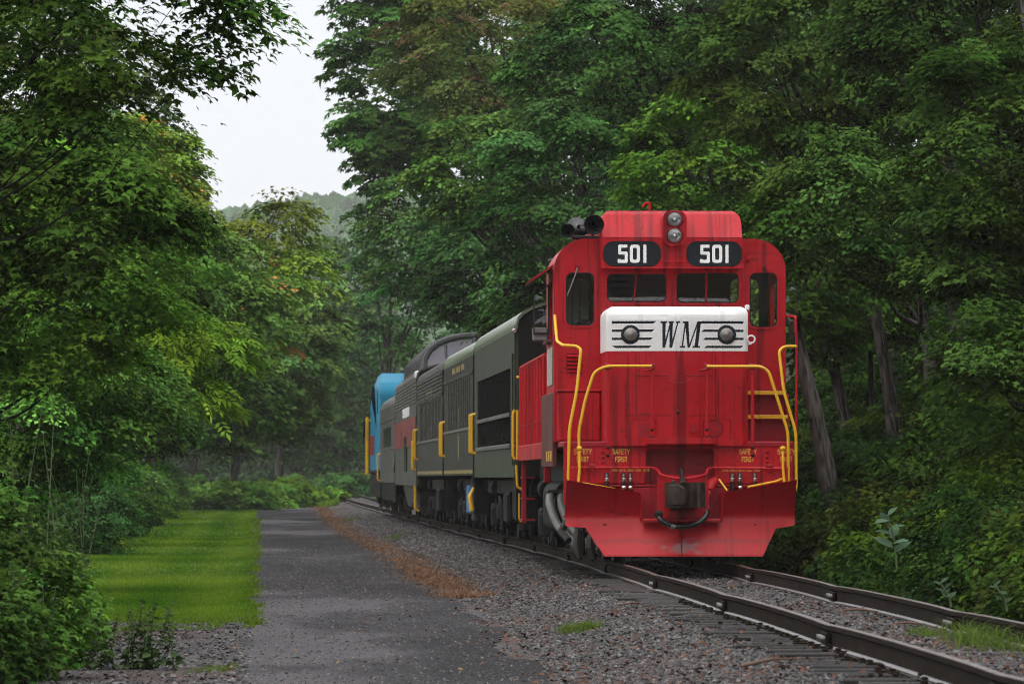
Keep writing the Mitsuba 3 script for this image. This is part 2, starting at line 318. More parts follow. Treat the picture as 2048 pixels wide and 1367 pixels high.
part(L, 'bell_cover', lathe([(1e-4, 2.44), (.05, 2.45), (.066, 2.47), (.066, 2.62), (1e-4, 2.66)], 16, (-1.19, 0, 4.515)), 'horn_black', 40)

# short nose: shallow V front, rounded upper edges; upper part white
def nose_body(z0, z1, grow=0.0):
    g = grow; out = []
    prof = Polygon([(.60 - g, 1.5), (.60 - g, 3.26), (.615 - g, 3.33), (.66, 3.39), (.74, 3.428 + g), (.90, 3.44 + g), (2.31, 3.445 + g), (2.31, 1.5)])
    fr = sbox(-.95 - g, 1.4, .95 + g, 3.2).union(rr(-.95 - g, .95 + g, 2.6, 3.445 + g, .13))
    plan = rr(-.95 - g, .95 + g, .60 - g, 3.2, .075)
    m = man(XY(plan, 1.5, 3.6)) ^ man(VZ(prof, -1.2, 1.2)) ^ man(UZ(fr, 0, 3))
    m = m ^ man(B(-2, 2, 0, 2.31, z0, z1, 0))
    for s in (-1, 1):                                  # each half swept back from the centre ridge
        h = tm((m ^ man(B(min(0, 2 * s), max(0, 2 * s), 0, 3, 0, 5, 0))).refine_to_length(.22)); v = h.vertices.copy()
        v[:, 1] += np.abs(v[:, 0]) * .129 * np.clip((1.5 - v[:, 1]) / .6, 0, 1)
        out.append(trimesh.Trimesh(v, h.faces, process=False))
    return trimesh.util.concatenate(out)
nose = part(L, 'nose', nose_body(1.63, 2.838), 'red_paint', 25)
band = part(L, 'nose_band', nose_body(2.841, 3.6, .003), 'white_paint', 25, label='white upper nose band with black speed stripes')
# things laid on the slanted nose faces: each half has its own slope
def on_nose(m, off=0.0, v0=None):
    m = tm(m); v = np.array(m.vertices, float)
    v[:, 1] = v[:, 1] + .60 + np.abs(v[:, 0]) * (.115 / .89) - .0045 - off
    return trimesh.Trimesh(v, m.faces, process=False)
for z, ue, cut in ((3.225, .325, .0), (3.113, .345, .02), (3.005, .365, .02), (2.898, .385, .0)):
    dz = .016
    for s in (-1, 1):
        if s < 0:
            p = Polygon([(-.875 if z > 2.9 else -.83, z - dz), (-.875, z + dz), (-ue + .035, z + dz), (-ue, z - dz)])
        else:
            p = Polygon([(ue - .03, z - dz), (ue + .005, z + dz), (.885, z + dz), (.885 if z > 2.9 else .845, z - dz)])
        part(band, 'stripe', on_nose(UZ(p, -.002, .006)), 'black_paint')
def slab(parts, sk=.17): return affinity.affine_transform(union_all(parts), [1, sk, 0, 1, 0, 0])
q = lambda x0, x1, x2, x3: Polygon([(x0, 1), (x1, 1), (x3, 0), (x2, 0)])
gw = slab([q(.08, .27, .26, .40), q(.50, .56, .30, .40), q(.46, .64, .62, .76), q(.88, .94, .66, .76), sbox(0, .93, .34, 1), sbox(.42, .93, .70, 1), sbox(.80, .93, 1.02, 1)])
gm = slab([q(.10, .17, .10, .17), q(.10, .29, .41, .52), q(.75, .83, .45, .52), q(.76, .94, .76, .94), sbox(0, 0, .28, .07), sbox(.66, 0, 1.04, .07), sbox(0, .93, .2, 1), sbox(.8, .93, 1.04, 1)])
def place_glyph(g, u0, w, z0, h):
    return affinity.translate(affinity.scale(g, w, h, origin=(0, 0)), u0, z0)
part(band, 'letter', on_nose(UZ(place_glyph(gw, -.272, .255, 2.885, .352), -.003, .006)), 'black_paint', label='black italic slab letter W')
part(band, 'letter', on_nose(UZ(place_glyph(gm, .022, .262, 2.885, .352), -.003, .006)), 'black_paint', label='black italic slab letter M')
for u in (-.628, .655):
    k = .60 + abs(u) * .129
    ml = part(L, 'marker_light', lathe([(.128, k + .02), (.128, k - .016), (.112, k - .022), (.085, k - .022)], 28, (u, 0, 3.062)), 'black_paint', 35)
    part(ml, 'lens', lathe([(.09, k - .016), (.086, k - .035), (.075, k - .045), (.05, k - .052), (.03, k - .062), (1e-4, k - .065)], 24, (u, 0, 3.062)), 'lamp_grey', 35)
    for a in (0, math.pi): part(ml, 'screw', cyl(.01, k - .05, k - .03, (u + .088 * math.cos(a), 0, 3.062 + .088 * math.sin(a)), 'v', 8), 'lamp_grey')
part(L, 'nose_bracket', B(.93, .99, 1.0, 1.06, 3.40, 3.47, .01), 'white_paint')
part(L, 'hook_eye', lathe([(.05 + .012 * math.cos(t), .74 + .012 * math.sin(t)) for t in np.linspace(0, 2 * math.pi, 9)], 14, (.99, 0, 3.0)), 'white_paint', True)
# nose face details: panel lines, sandbox lid, door plates, hinge
for u in (-.56, -.70, .50):
    part(L, 'nose_seam', on_nose(UZ(sbox(u, 1.66, u + .013, 2.42 if u < -.6 else 2.80), -.002, .006)), 'red_shade')
for u0, u1, z in ((-.70, -.10, 1.975), (-.56, -.12, 2.50), (.10, .50, 2.50), (.18, .50, 1.975)):
    part(L, 'nose_seam', on_nose(UZ(sbox(u0, z, u1, z + .013), -.002, .006)), 'red_shade')
for u0, u1 in ((-.63, -.29), (.34, .71)):
    part(L, 'plate_shade_rim', on_nose(UZ(rr(u0, u1, 1.65, 1.93, .025), -.008, .006)), 'red_shade')  # dark red frame painted as a shadow line round each plate
part(L, 'cap_shade_rim', on_nose(UZ(Point(.49, 1.80).buffer(.122, quad_segs=8), -.026, -.018)), 'red_shade')  # darker disc painted as the shadow edge of the cap
part(L, 'nose_foot_shade', on_nose(UZ(sbox(-.80, 1.635, .80, 1.66), -.05, .006)), 'red_shade')  # dark strip painted as shade along the foot of the nose
part(L, 'class_plate', on_nose(UZ(Polygon([(-.13, 1.955), (.0, 1.875), (.13, 1.955), (.0, 1.985)]), -.012, .006)), 'red_paint')
part(L, 'plate_bolt', lathe([(1e-4, .565), (.02, .568), (.026, .60)], 12, (.0, 0, 2.03)), 'coupler_rust', True)
for (u0, u1, z0, z1, r) in ((-.62, -.30, 1.66, 1.92, .02), (.35, .70, 1.66, 1.92, .02)):
    part(L, 'access_plate', on_nose(UZ(rr(u0, u1, z0, z1, r), -.02, .006)), 'red_paint')
part(L, 'plate_lid', on_nose(UZ(rr(-.53, -.36, 1.69, 1.88, .01), -.035, -.018)), 'red_dull')
part(L, 'round_cap', on_nose(UZ(Point(.49, 1.80).buffer(.105, quad_segs=8), -.045, -.018)), 'red_dull')
part(L, 'cap_cross', on_nose(UZ(sbox(.42, 1.79, .56, 1.81), -.055, -.04)), 'red_paint')
part(L, 'socket_box', on_nose(UZ(rr(.16, .25, 1.76, 1.86, .008), -.05, .006)), 'red_dull')

# deck, end platform and pilot sheet
part(L, 'deck', B(-1.53, 1.53, .42, 17.0, 1.56, 1.635, .012), 'red_dull')
part(L, 'platform_lip', XY(Polygon([(-.95, .45), (-.85, .36), (.85, .36), (.95, .45), (.95, .9), (-.95, .9)]), 1.575, 1.66), 'red_paint')
part(L, 'anticlimber', XY(Polygon([(-.45, .42), (-.40, .14), (.46, .14), (.52, .42)]), 1.60, 1.685), 'red_paint')
pilot = part(L, 'pilot_sheet', UZ(sbox(-1.53, .80, 1.53, 1.57).difference(rr(-.44, .47, .96, 1.53, .05)), .44, .50), 'red_paint', label='red pilot sheet lettered in yellow')
for u0, u1 in ((-1.45, -.45), (.48, 1.45)): part(L, 'pilot_beam', B(u0, u1, .36, .438, 1.07, 1.30, .012), 'red_paint')
part(L, 'draft_recess', B(-.5, .5, .64, .68, .95, 1.55, .0), 'red_dull')
part(L, 'draft_strap', tube([(.02, .42, 1.55), (.04, .40, 1.40), (.07, .40, 1.28)], .008, 6), 'red_dull', 40)
part(L, 'pilot_shelf', B(-1.30, 1.30, .30, .435, 1.03, 1.062, .006), 'red_dull')
for u in (-1.395, -.885, .805, 1.315):
    for t, z, w in (('SAFETY', 1.465, .235), ('FIRST', 1.365, .165)):
        part(pilot, 'lettering', moved(text(t, .068, w, .003, True), u + (.235 - w) / 2, .4375, z), 'letter_yellow', label='yellow lettering ' + t)
for u in (-.90, .58):                                  # a line of stencil too worn to read
    for z in (1.262, 1.238):
        part(pilot, 'worn_stencil', UZ(union_all([sbox(u + k * .021, z, u + k * .021 + .013 * (1 + (k * 7 % 3) * .2), z + .014) for k in range(24) if k % 5 != 4]), .355, .3595), 'letter_yellow', kind='stuff')
for u in (-1.01, 1.18):
    for z in (1.36, 1.43, 1.50): part(L, 'rivet', lathe([(1e-4, .405), (.016, .41), (.022, .44)], 10, (u, 0, z)), 'red_dull', True)
part(L, 'draft_plate', B(-.62, .66, .30, .34, .56, 1.02, .006), 'red_dull')
part(L, 'draft_gear_pocket', B(-.27, .30, -.08, .5, .70, 1.16, .02), 'red_paint')
part(L, 'pocket_flange', UZ(rr(-.32, .35, .62, 1.19, .03).difference(rr(-.18, .22, .74, 1.04, .04)), -.10, -.075), 'red_paint')

# coupler
knob = Polygon([(-.20, -.46), (-.16, -.60), (-.06, -.63), (.02, -.52), (.05, -.42), (.16, -.46), (.20, -.60), (.25, -.56), (.24, -.3), (.16, -.12), (-.14, -.12), (-.2, -.3)])
part(L, 'coupler', man(XY(knob.buffer(.035, quad_segs=4), .76, 1.09)), 'coupler_rust', 30)
part(L, 'coupler_shank', B(-.10, .13, -.14, .3, .80, .98, .02), 'coupler_rust')
part(L, 'coupler_knuckle', tm([cyl(.10, .79, 1.06, (-.12, -.60, 0), 'z', 14, .01), cyl(.05, .80, 1.0, (-.02, -.64, 0), 'z', 14, .01)]).convex_hull, 'coupler_rust', 30)
part(L, 'knuckle_pin', cyl(.03, .72, 1.12, (-.13, -.55, 0), 'z', 10, .008), 'truck_grime', 30)
part(L, 'coupler_lock', [tube([(.0, -.40, 1.06), (.0, -.36, 1.12), (.0, -.20, 1.19), (.0, -.16, 1.26)], [.05, .03, .02, .02], 8)], 'truck_black', 40)
part(L, 'cut_lever', tube([(-1.30, .30, 1.285), (-.34, .26, 1.285), (-.30, .05, 1.25), (-.28, -.15, 1.19), (-.12, -.22, 1.15), (.02, -.24, 1.135), (.20, -.22, 1.16), (.33, -.12, 1.20), (.36, .1, 1.265), (.42, .26, 1.285), (1.36, .30, 1.27)], .017, 8, .06), 'red_paint', 40)
for u in (-1.16, 1.20):
    part(L, 'lever_bracket', [B(u - .045, u + .045, .27, .36, 1.29, 1.33, .008)], 'red_dull')
    part(L, 'lever_stud', cyl(.018, 1.24, 1.36, (u, .30, 0), 'z', 8), 'red_paint')
for s, u in ((-1, -1.33), (1, 1.375)):
    part(L, 'lever_handle', tube([(u, .28, 1.53), (u, .25, 1.28), (u + s * .02, .24, 1.05)], [.017, .017, .02], 8), 'yellow_paint', 40)
    part(L, 'handle_ball', lathe([(1e-4, 1.575), (.03, 1.565), (.042, 1.54), (.03, 1.515), (1e-4, 1.508)], 12, (u, .28, 0), 'z'), 'yellow_paint', True)
# air hoses, angle cock, glad hand, multiple-unit hose plugs
part(L, 'angle_cock', tube([(.47, .25, 1.12), (.42, .14, 1.08), (.38, .05, .98)], [.05, .062, .048], 12), 'red_paint', 40)
part(L, 'cock_handle', tube([(.52, .2, 1.13), (.62, .1, .98)], .013, 7), 'yellow_paint', 40)
part(L, 'hose_pipe', tube([(.38, .05, .98), (.34, .0, .88), (.335, -.05, .77)], [.032, .034, .03], 12), 'red_paint', 40)
part(L, 'hose_clamp', cyl(.04, .0, .05, (.335, -.055, .735), 'z', 12, .006), 'chrome', 30)
part(L, 'air_hose', tube([(.335, -.05, .74), (.33, -.10, .65), (.22, -.2, .545), (.02, -.3, .50), (-.16, -.34, .52), (-.30, -.34, .60), (-.32, -.3, .67)], .036, 12, .12), 'hose_rubber', 40)
part(L, 'hose_band', tube([(-.16, -.335, .517), (-.10, -.325, .508)], .041, 12), 'grey_metal', 30)
part(L, 'glad_hand', [B(-.37, -.26, -.36, -.26, .62, .72, .03)], 'truck_black')
for u in (-.97, -.745, -.655, .70, .80, 1.0):
    h = part(L, 'jumper_hose', tube([(u, .42, 1.20), (u, .26, 1.20), (u, .235, 1.12), (u, .25, .92)], [.024, .026, .028, .026], 10, .04), 'hose_rubber', 40)
    part(h, 'ferrule', cyl(.030, 1.10, 1.15, (u, .24, 0), 'z', 12, .005), 'chrome', 30)
    if u in (-.745, -.655, .80): part(h, 'coupling', lathe([(1e-4, .99), (.03, .995), (.036, 1.02), (.03, 1.045), (1e-4, 1.05)], 12, (u, .235, 0), 'z'), 'chrome', True)
# small grab irons along the plow top
part(L, 'grab_iron', tube([(-1.30, .30, 1.02), (-1.30, .16, 1.08), (-.86, .10, 1.0), (-.84, .28, .94)], .015, 8, .03), 'yellow_paint', 40)
part(L, 'grab_iron', tube([(.92, .28, .98), (.90, .10, 1.03), (1.28, .16, 1.105), (1.36, .3, 1.14)], .015, 8, .03), 'yellow_paint', 40)

# wedge plow: a curved moldboard, two wings meeting at a ridge, as one thick sheet
def plow_sheet():
    nu, nz = 60, 26
    us = np.linspace(-1.525, 1.525, nu); ts = np.linspace(0, 1, nz)
    def top(u):
        a = abs(u); return 0.94 + .19 * np.clip((a - .5) / 1.0, 0, 1)
    def face(u, z):
        bow = -.44 * (1 - min(1, z / .66)) ** 1.2 - .40 * max(0, (z - .60) / .5) ** 1.35 * (1 if z > .60 else 0)
        return bow + .14 + .10 * abs(u) / 1.5 + .002 * math.sin(u * 7 + z * 5)
    outline = Polygon([(-1.525, 1.125), (-.545, .955), (-.49, .60), (.515, .60), (.575, .96), (1.525, 1.125), (1.525, .53), (1.49, .515), (1.27, .48), (1.075, .115), (-1.02, .115), (-1.26, .49), (-1.50, .505), (-1.525, .53)])
    flat = man(UZ(outline, 0, .03)).refine_to_length(.05)
    m = tm(flat); v = m.vertices.copy()
    v[:, 1] += [face(x, z) for x, z in v[:, [0, 2]]]
    return trimesh.Trimesh(v, m.faces, process=False), face
pl, pface = plow_sheet()
plow = part(L, 'plow', pl, 'plow_red', 50, label='red wedge snow plow with worn lower lip')
def on_plow(poly, h):
    m = tm(man(UZ(poly, -h, .002)).refine_to_length(.06)); v = m.vertices.copy(); v[:, 1] += [pface(x, z) for x, z in v[:, [0, 2]]]
    return trimesh.Trimesh(v, m.faces, process=False)
lip = Polygon([(-1.0, .13), (-1.165, .315), (1.18, .315), (1.06, .13)])
part(plow, 'wear_plate', on_plow(lip, .012), 'plow_red', 40)
part(plow, 'ridge_weld', on_plow(sbox(-.008, .13, .008, .585), .016), 'red_dull')
part(plow, 'notch_edge', [B(-.50, .525, -.06, .10, .575, .612, .006)], 'plow_red')
for u in (-.52, .545): part(plow, 'notch_gusset', VZ(Polygon([(.08, .60), (.42, .60), (.42, .95), (-.02, .95)]), u - .012, u + .012), 'red_paint')
for (u0, u1, z) in ((-.85, -.68, .66), (-1.0, -.88, .70)):
    part(plow, 'step_slot', on_plow(sbox(u0, z, u1, z + .018), .014), 'red_dull')
for s in (-1, 1): part(plow, 'brace', tube([(s * 1.0, .15, .5), (s * .9, 1.2, .9)], .04, 8), 'truck_black')

# handrails of the front platform (yellow) with red posts
def rail(pts, r=.021, m='yellow_paint', fil=.10, name='handrail'): return part(L, name, tube(pts, r, 9, fil), m, 40)
rail([(-1.575, 2.26, 3.36), (-1.56, 1.9, 3.0), (-1.535, .62, 2.915), (-1.36, .55, 2.905), (-1.30, .50, 2.86), (-1.36, .42, 2.3), (-1.46, .40, 1.80), (-1.475, .40, 1.1), (-1.46, .36, 1.02), (-1.42, .30, 1.0)])
rail([(-.36, .40, 2.635), (-.965, .40, 2.635), (-1.13, .40, 2.56), (-1.25, .40, 2.18), (-1.335, .40, 1.76), (-1.325, .39, 1.1)])
rail([(.37, .40, 2.63), (1.10, .40, 2.63), (1.20, .40, 2.56), (1.34, .40, 2.12), (1.455, .40, 1.76), (1.46, .39, 1.1)])
rail([(1.59, .62, 2.905), (1.42, .58, 2.90), (1.345, .52, 2.84), (1.40, .42, 2.3), (1.56, .40, 1.76), (1.565, .40, 1.1), (1.555, .36, 1.0), (1.52, .30, .96)])
rail([(1.60, 2.3, 3.36), (1.58, 1.2, 3.32), (1.575, .62, 3.30), (1.59, .62, 2.90), (1.58, .62, 1.7)], .018, 'red_paint', .04)
for u, zb in ((-.945, 1.42), (-.355, 1.66), (.375, 1.66), (.985, 1.42)):
    part(L, 'handrail_post', B(u - .022, u + .022, .42, .455, zb, 2.615, .006), 'red_paint')
    part(L, 'post_cap', B(u - .05, u + .05, .405, .475, 2.59, 2.672, .01), 'red_dull')
    for dz in (.03, .13): part(L, 'post_bolt', lathe([(1e-4, .40), (.018, .404), (.024, .425)], 10, (u, 0, zb + dz)), 'truck_black', True)
for u0, u1 in ((-.355, -.60), (.375, .13)):
    part(L, 'chain_hook', tube([(u0, .40, 2.60), (u0 * .6 + u1 * .4, .38, 2.575)], .014, 6), 'red_dull', 40)
cx = np.linspace(-.33, .35, 34)
cz = 2.60 - .19 * (1 - ((cx - .0) / .34) ** 2) + .06 * (cx + .33) * 0
for i in range(0, 33, 1):
    a, b = np.array([cx[i], .40, cz[i]]), np.array([cx[i + 1], .40, cz[i + 1]])
    d = (b - a) / np.linalg.norm(b - a); nrm = np.array([0, 1, 0.]) if i % 2 else np.cross(d, [0, 1, 0.])
    c0, c1 = (a + b) / 2 - d * .014, (a + b) / 2 + d * .014
    ring = [c0 - nrm * .006, c1 - nrm * .006, c1 + nrm * .006, c0 + nrm * .006, c0 - nrm * .006]
    part(L, 'chain_link', tube(ring, .0035, 5), 'red_dull')

# side of the locomotive: mirror, sunshade, skirt, walkway railing, rear handrails and ladder
part(L, 'sunshade', VZ(Polygon([(2.5, 4.0), (4.3, 4.0), (4.3, 4.02), (2.5, 4.02)]), -1.6, -1.58), 'red_dull')
part(L, 'sunshade_visor', UZ(Polygon([(-1.58, 4.07), (-1.91, 3.85), (-1.90, 3.83), (-1.57, 4.04)]), 2.6, 4.2), 'red_dull')
wd = part(L, 'wind_deflector', UZ(sbox(-1.84, 3.12, -1.62, 3.80).difference(sbox(-1.82, 3.15, -1.64, 3.77)), 3.0, 3.03), 'truck_grime')
part(wd, 'pane', (np.array([(-1.83, 3.015, 3.13), (-1.63, 3.015, 3.13), (-1.63, 3.015, 3.79), (-1.83, 3.015, 3.79)]), np.array([[0, 1, 2], [0, 2, 3]])), 'pane')
part(L, 'mirror', B(-1.85, -1.63, 3.05, 3.12, 3.03, 3.22, .02), 'grey_metal')
wd = part(L, 'wind_deflector', UZ(sbox(1.62, 3.12, 1.80, 3.80).difference(sbox(1.635, 3.14, 1.79, 3.78)), 3.0, 3.03), 'truck_grime')
part(wd, 'pane', (np.array([(1.63, 3.015, 3.13), (1.79, 3.015, 3.13), (1.79, 3.015, 3.79), (1.63, 3.015, 3.79)]), np.array([[0, 1, 2], [0, 2, 3]])), 'pane')
part(L, 'armrest', B(-1.66, -1.58, 2.8, 4.2, 3.0, 3.05, .01), 'brown_side')
part(L, 'cab_skirt', B(-1.60, -1.535, 2.45, 6.2, 1.30, 2.32, .01), 'brown_side')
part(L, 'side_panel', B(-1.602, -1.587, 2.6, 4.2, 2.42, 2.94, .004), 'beige_panel')
part(L, 'long_hood', man(UZ(sbox(-.9, 1.64, .9, 4.2).union(rr(-.9, .9, 3.6, 4.43, .15)), 4.76, 16.3)), 'red_paint', 30)
part(L, 'walkway_rail', tube([(-1.52, 6.6, 2.92), (-1.52, 16.2, 2.92)], .03, 8), 'red_paint', 40)
for k in range(9):
    v = 6.9 + k * 1.15
    part(L, 'stanchion', tube([(-1.53, v, 1.5), (-1.53, v, 2.92)], .033, 8), 'red_paint', 40)
part(L, 'walkway_rail', tube([(-1.53, 6.6, 1.98), (-1.53, 16.2, 1.98)], .012, 6), 'red_paint', 40)
part(L, 'walkway_edge', B(-1.56, -1.50, 6.2, 16.9, 1.42, 1.66, .01), 'red_paint')
part(L, 'rear_panel', B(-1.46, -.9, 16.35, 16.40, 1.64, 2.80, .01), 'red_shade')
for s in (1,):
    rail([(-1.58, 16.9, 2.78), (-1.30, 16.9, 2.78), (-1.26, 16.9, 2.70), (-1.36, 16.9, 2.35), (-1.48, 16.9, 1.95), (-1.50, 16.9, 1.75)], .02)
    rail([(-.93, 16.5, 2.70), (-1.05, 16.5, 2.62), (-1.18, 16.5, 2.25), (-1.27, 16.5, 1.95), (-1.27, 16.5, 1.7)], .02)
rail([(-1.60, 17.0, 2.25), (-1.63, 17.0, 2.2), (-1.63, 17.0, 1.5), (-1.60, 17.0, 1.45)], .022)
rail([(-1.56, 17.0, 2.25), (-1.56, 17.0, 1.45)], .022)
rail([(-1.58, 16.9, 1.36), (-1.56, 16.9, 1.0), (-1.50, 16.9, .97), (-1.46, 16.9, .97)], .022, fil=.06)
part(L, 'rear_ladder', B(-1.50, -1.44, 16.7, 16.76, .42, 1.56, .008), 'red_dull')
part(L, 'rear_ladder', B(-1.50, -1.44, 16.2, 16.26, .42, 1.56, .008), 'red_dull')
for z in (.46, .8, 1.14): part(L, 'ladder_tread', B(-1.52, -1.30, 16.2, 16.76, z, z + .03, .006), 'red_dull')
part(L, 'hand_loop', tube([(-1.53, 16.95, .9), (-1.53, 16.95, .5), (-1.50, 16.95, .44)], .016, 7), 'yellow_paint', 40)
part(L, 'side_bracket', B(-1.52, -1.42, 7.2, 7.32, 1.08, 1.5, .01), 'red_dull')
for k in range(3): part(L, 'stencil_bar', B(-1.612, -1.602, 2.6 + k * .7, 2.85 + k * .7, 1.38, 1.52, .0), 'letter_yellow')
# front steps at the left corner
for z in (.62, .95, 1.28): part(L, 'front_step', B(-1.52, -1.15, .62, 1.0, z, z + .03, .006), 'red_dull')
for z in (.62, .95, 1.28): part(L, 'front_step', B(1.15, 1.52, .62, 1.0, z, z + .03, .006), 'red_dull')

# trucks, wheels, tank
def wheel_mesh(u, v, r=.508, s=1):
    return lathe([(1e-4, s * .03), (.10, s * .05), (.14, s * .05), (.17, 0.0), (r - .09, -.005 * s), (r - .06, s * .03), (r, s * .03), (r + .005, -s * .08), (r + .028, -s * .10), (r + .02, -s * .125), (.2, -s * .1), (1e-4, -s * .1)], 28, (u, v, r), 'u')
def truck(parent, v0, wb=2.75, r=.508):
    t = part(parent, 'truck', B(-1.0, 1.0, v0 - .3, v0 + .3, .55, .85, .05), 'truck_black')
    for dv in (-wb / 2, wb / 2):
        for s in (-1, 1): part(t, 'wheel', wheel_mesh(s * .76, v0 + dv, r, s), 'truck_grime', 30)
        part(t, 'axle', cyl(.09, -.8, .8, (0, v0 + dv, r), 'u', 12), 'truck_black', 30)
    for s in (-1, 1):
        prof = Polygon([(v0 - wb / 2 - .62, .60), (v0 - wb / 2 - .62, .84), (v0 - wb / 2 - .2, .90), (v0 - .7, .80), (v0 - .45, .42), (v0 + .45, .42), (v0 + .7, .80), (v0 + wb / 2 + .2, .90), (v0 + wb / 2 + .62, .84), (v0 + wb / 2 + .62, .60), (v0 + wb / 2 + .28, .52), (v0 + wb / 2 - .28, .52), (v0 + .8, .5), (v0 + .5, .22), (v0 - .5, .22), (v0 - .8, .5), (v0 - wb / 2 + .28, .52), (v0 - wb / 2 - .28, .52)])
        part(t, 'side_frame', VZ(prof, s * 1.08 - .06, s * 1.08 + .06), 'truck_grime')
        for dv in (-wb / 2, wb / 2):
            part(t, 'journal_box', B(s * 1.20 - .1, s * 1.20 + .1, v0 + dv - .15, v0 + dv + .15, .36, .68, .04), 'truck_grime')
            part(t, 'brake_shoe', B(s * .76 - .05, s * .76 + .05, v0 + dv - .66, v0 + dv - .54, .3, .62, .02), 'truck_black')
            part(t, 'brake_hanger', tube([(s * 1.22, v0 + dv - .5, .75), (s * 1.22, v0 + dv - .52, .2), (s * 1.2, v0 + dv - .45, .12)], .035, 7), 'truck_grime', 40)
        part(t, 'spring', cyl(.16, .24, .6, (s * 1.2, v0, 0), 'z', 16, .02), 'truck_black', 30)
        part(t, 'brake_cylinder', cyl(.15, -.3, .3, (s * 1.25, v0 - .9, .98), 'v', 16, .03), 'truck_black', 30)
    return t
truck(L, 3.6); truck(L, 13.4)
part(L, 'underframe', B(-1.2, 1.2, .9, 16.8, 1.05, 1.555, .03), 'truck_black')
part(L, 'fuel_tank', man(UZ(rr(-1.4, 1.4, .32, 1.1, .2), 6.4, 10.6)), 'truck_black', 30)
for du, w in ((0, .10), (.16, .09)):
    pts = [(-1.50 + du, 4.0, .93), (-1.57 + du, 3.8, .92), (-1.60 + du, 3.5, .80), (-1.52 + du, 3.1, .52), (-1.36 + du, 2.6, .30), (-1.12 + du, 2.2, .16)]
    mm = tube(fillet(pts, .35, 6), .06, 10); mm.vertices[:, 1] = mm.vertices[:, 1] * 1.0
    part(L, 'sand_hose', mm, 'band_grey', 40)
part(L, 'sand_hose_bracket', B(-1.62, -1.2, 3.7, 4.2, .93, .99, .01), 'truck_grime')
for u, z0, z1 in ((-1.30, .06, .42), (-1.12, .05, .36)):
    part(L, 'guard_bracket', tube([(u, 1.4, z1), (u - .02, 1.2, z1 * .5), (u + .02, 1.15, z0)], [.06, .07, .04], 8), 'truck_grime', 40)
part(L, 'sander_pipe', tube([(-1.42, 2.2, .55), (-1.50, 2.1, .42), (-1.40, 1.9, .30)], .05, 8), 'truck_grime', 40)
M.pop()
# ------------------------------------------------------------------ the cars behind (local frames along the curve)
mat('olive_paint', painted((0.028, 0.037, 0.020), (0.013, 0.018, 0.012), (0.050, 0.058, 0.036), 0.9), 0.42, 0, 0.25)
mat('olive_dark', painted((0.019, 0.020, 0.014), (0.010, 0.012, 0.010), (0.038, 0.038, 0.03), 0.9), 0.45, 0, 0.22)
mat('roof_green', painted((0.090, 0.115, 0.075), (0.04, 0.05, 0.03), (0.13, 0.15, 0.10), 0.6), 0.24, 0, 0.6)
mat('black_steel', dusty((0.006, 0.006, 0.007), (0.011, 0.011, 0.010), 5, 5), 0.6, 0, 0.15)
mat('dark_glass', (0.008, 0.009, 0.010), 0.15, 0, 0.3)
mat('steel_grey', painted((0.075, 0.071, 0.069), (0.04, 0.043, 0.041), (0.13, 0.125, 0.12), 0.8), 0.45, 0.1, 0.3)
mat('fluted_grey', painted((0.065, 0.065, 0.058), (0.035, 0.04, 0.036), (0.12, 0.12, 0.11), 0.8), 0.45, 0.1, 0.3)
mat('dome_frame', dusty((0.016, 0.015, 0.018), (0.03, 0.028, 0.033), 6, 6), 0.45)
mat('faded_red', painted((0.17, 0.014, 0.013), (0.09, 0.010, 0.010), (0.23, 0.04, 0.035), 0.8), 0.5)
mat('sky_blue_paint', painted((0.014, 0.17, 0.29), (0.010, 0.09, 0.15), (0.03, 0.22, 0.34), 0.6), 0.5, 0, 0.2)
mat('gold_letter', dusty((0.30, 0.22, 0.06), (0.14, 0.11, 0.04), 20, 20), 0.5)
mat('steel_bar', dusty((0.06, 0.06, 0.056), (0.11, 0.11, 0.10), 10, 10), 0.45, 0.1)
mat('blue_tank', (0.03, 0.16, 0.36), 0.5)

def on_track(z0, z1):
    a, b = Xc(z0), Xc(z1)
    sl = (b - a) / (z1 - z0)
    return frame(a, z0, 0, sl), (z1 - z0) * math.hypot(1, sl)

def car_outline(w, sill, eave, top, o=0.0):            # arched roof over straight sides
    t = np.linspace(0, math.pi, 17)
    return Polygon([(-w + o, sill)] + [(-(w - o) * math.cos(a), eave + (top - o - eave) * math.sin(a) ** .8) for a in t] + [(w - o, sill)])

def running_gear(c, Lc, w=1.38):
    truck_at = (3.2, Lc - 3.2)
    for v in truck_at: truck(c, v, 2.4, .46)
    part(c, 'underframe', B(-1.3, 1.3, .3, Lc - .3, .85, 1.14, .03), 'black_steel')
    part(c, 'equipment_box', B(-w, -.6, Lc * .40, Lc * .40 + 1.6, .34, .9, .05), 'black_steel')
    part(c, 'equipment_box', B(.2, w, Lc * .5, Lc * .5 + 1.8, .36, .9, .05), 'black_steel')
    part(c, 'air_tank', cyl(.22, Lc * .55, Lc * .55 + 2.2, (-.9, 0, .62), 'v', 16, .05), 'black_steel', 30)

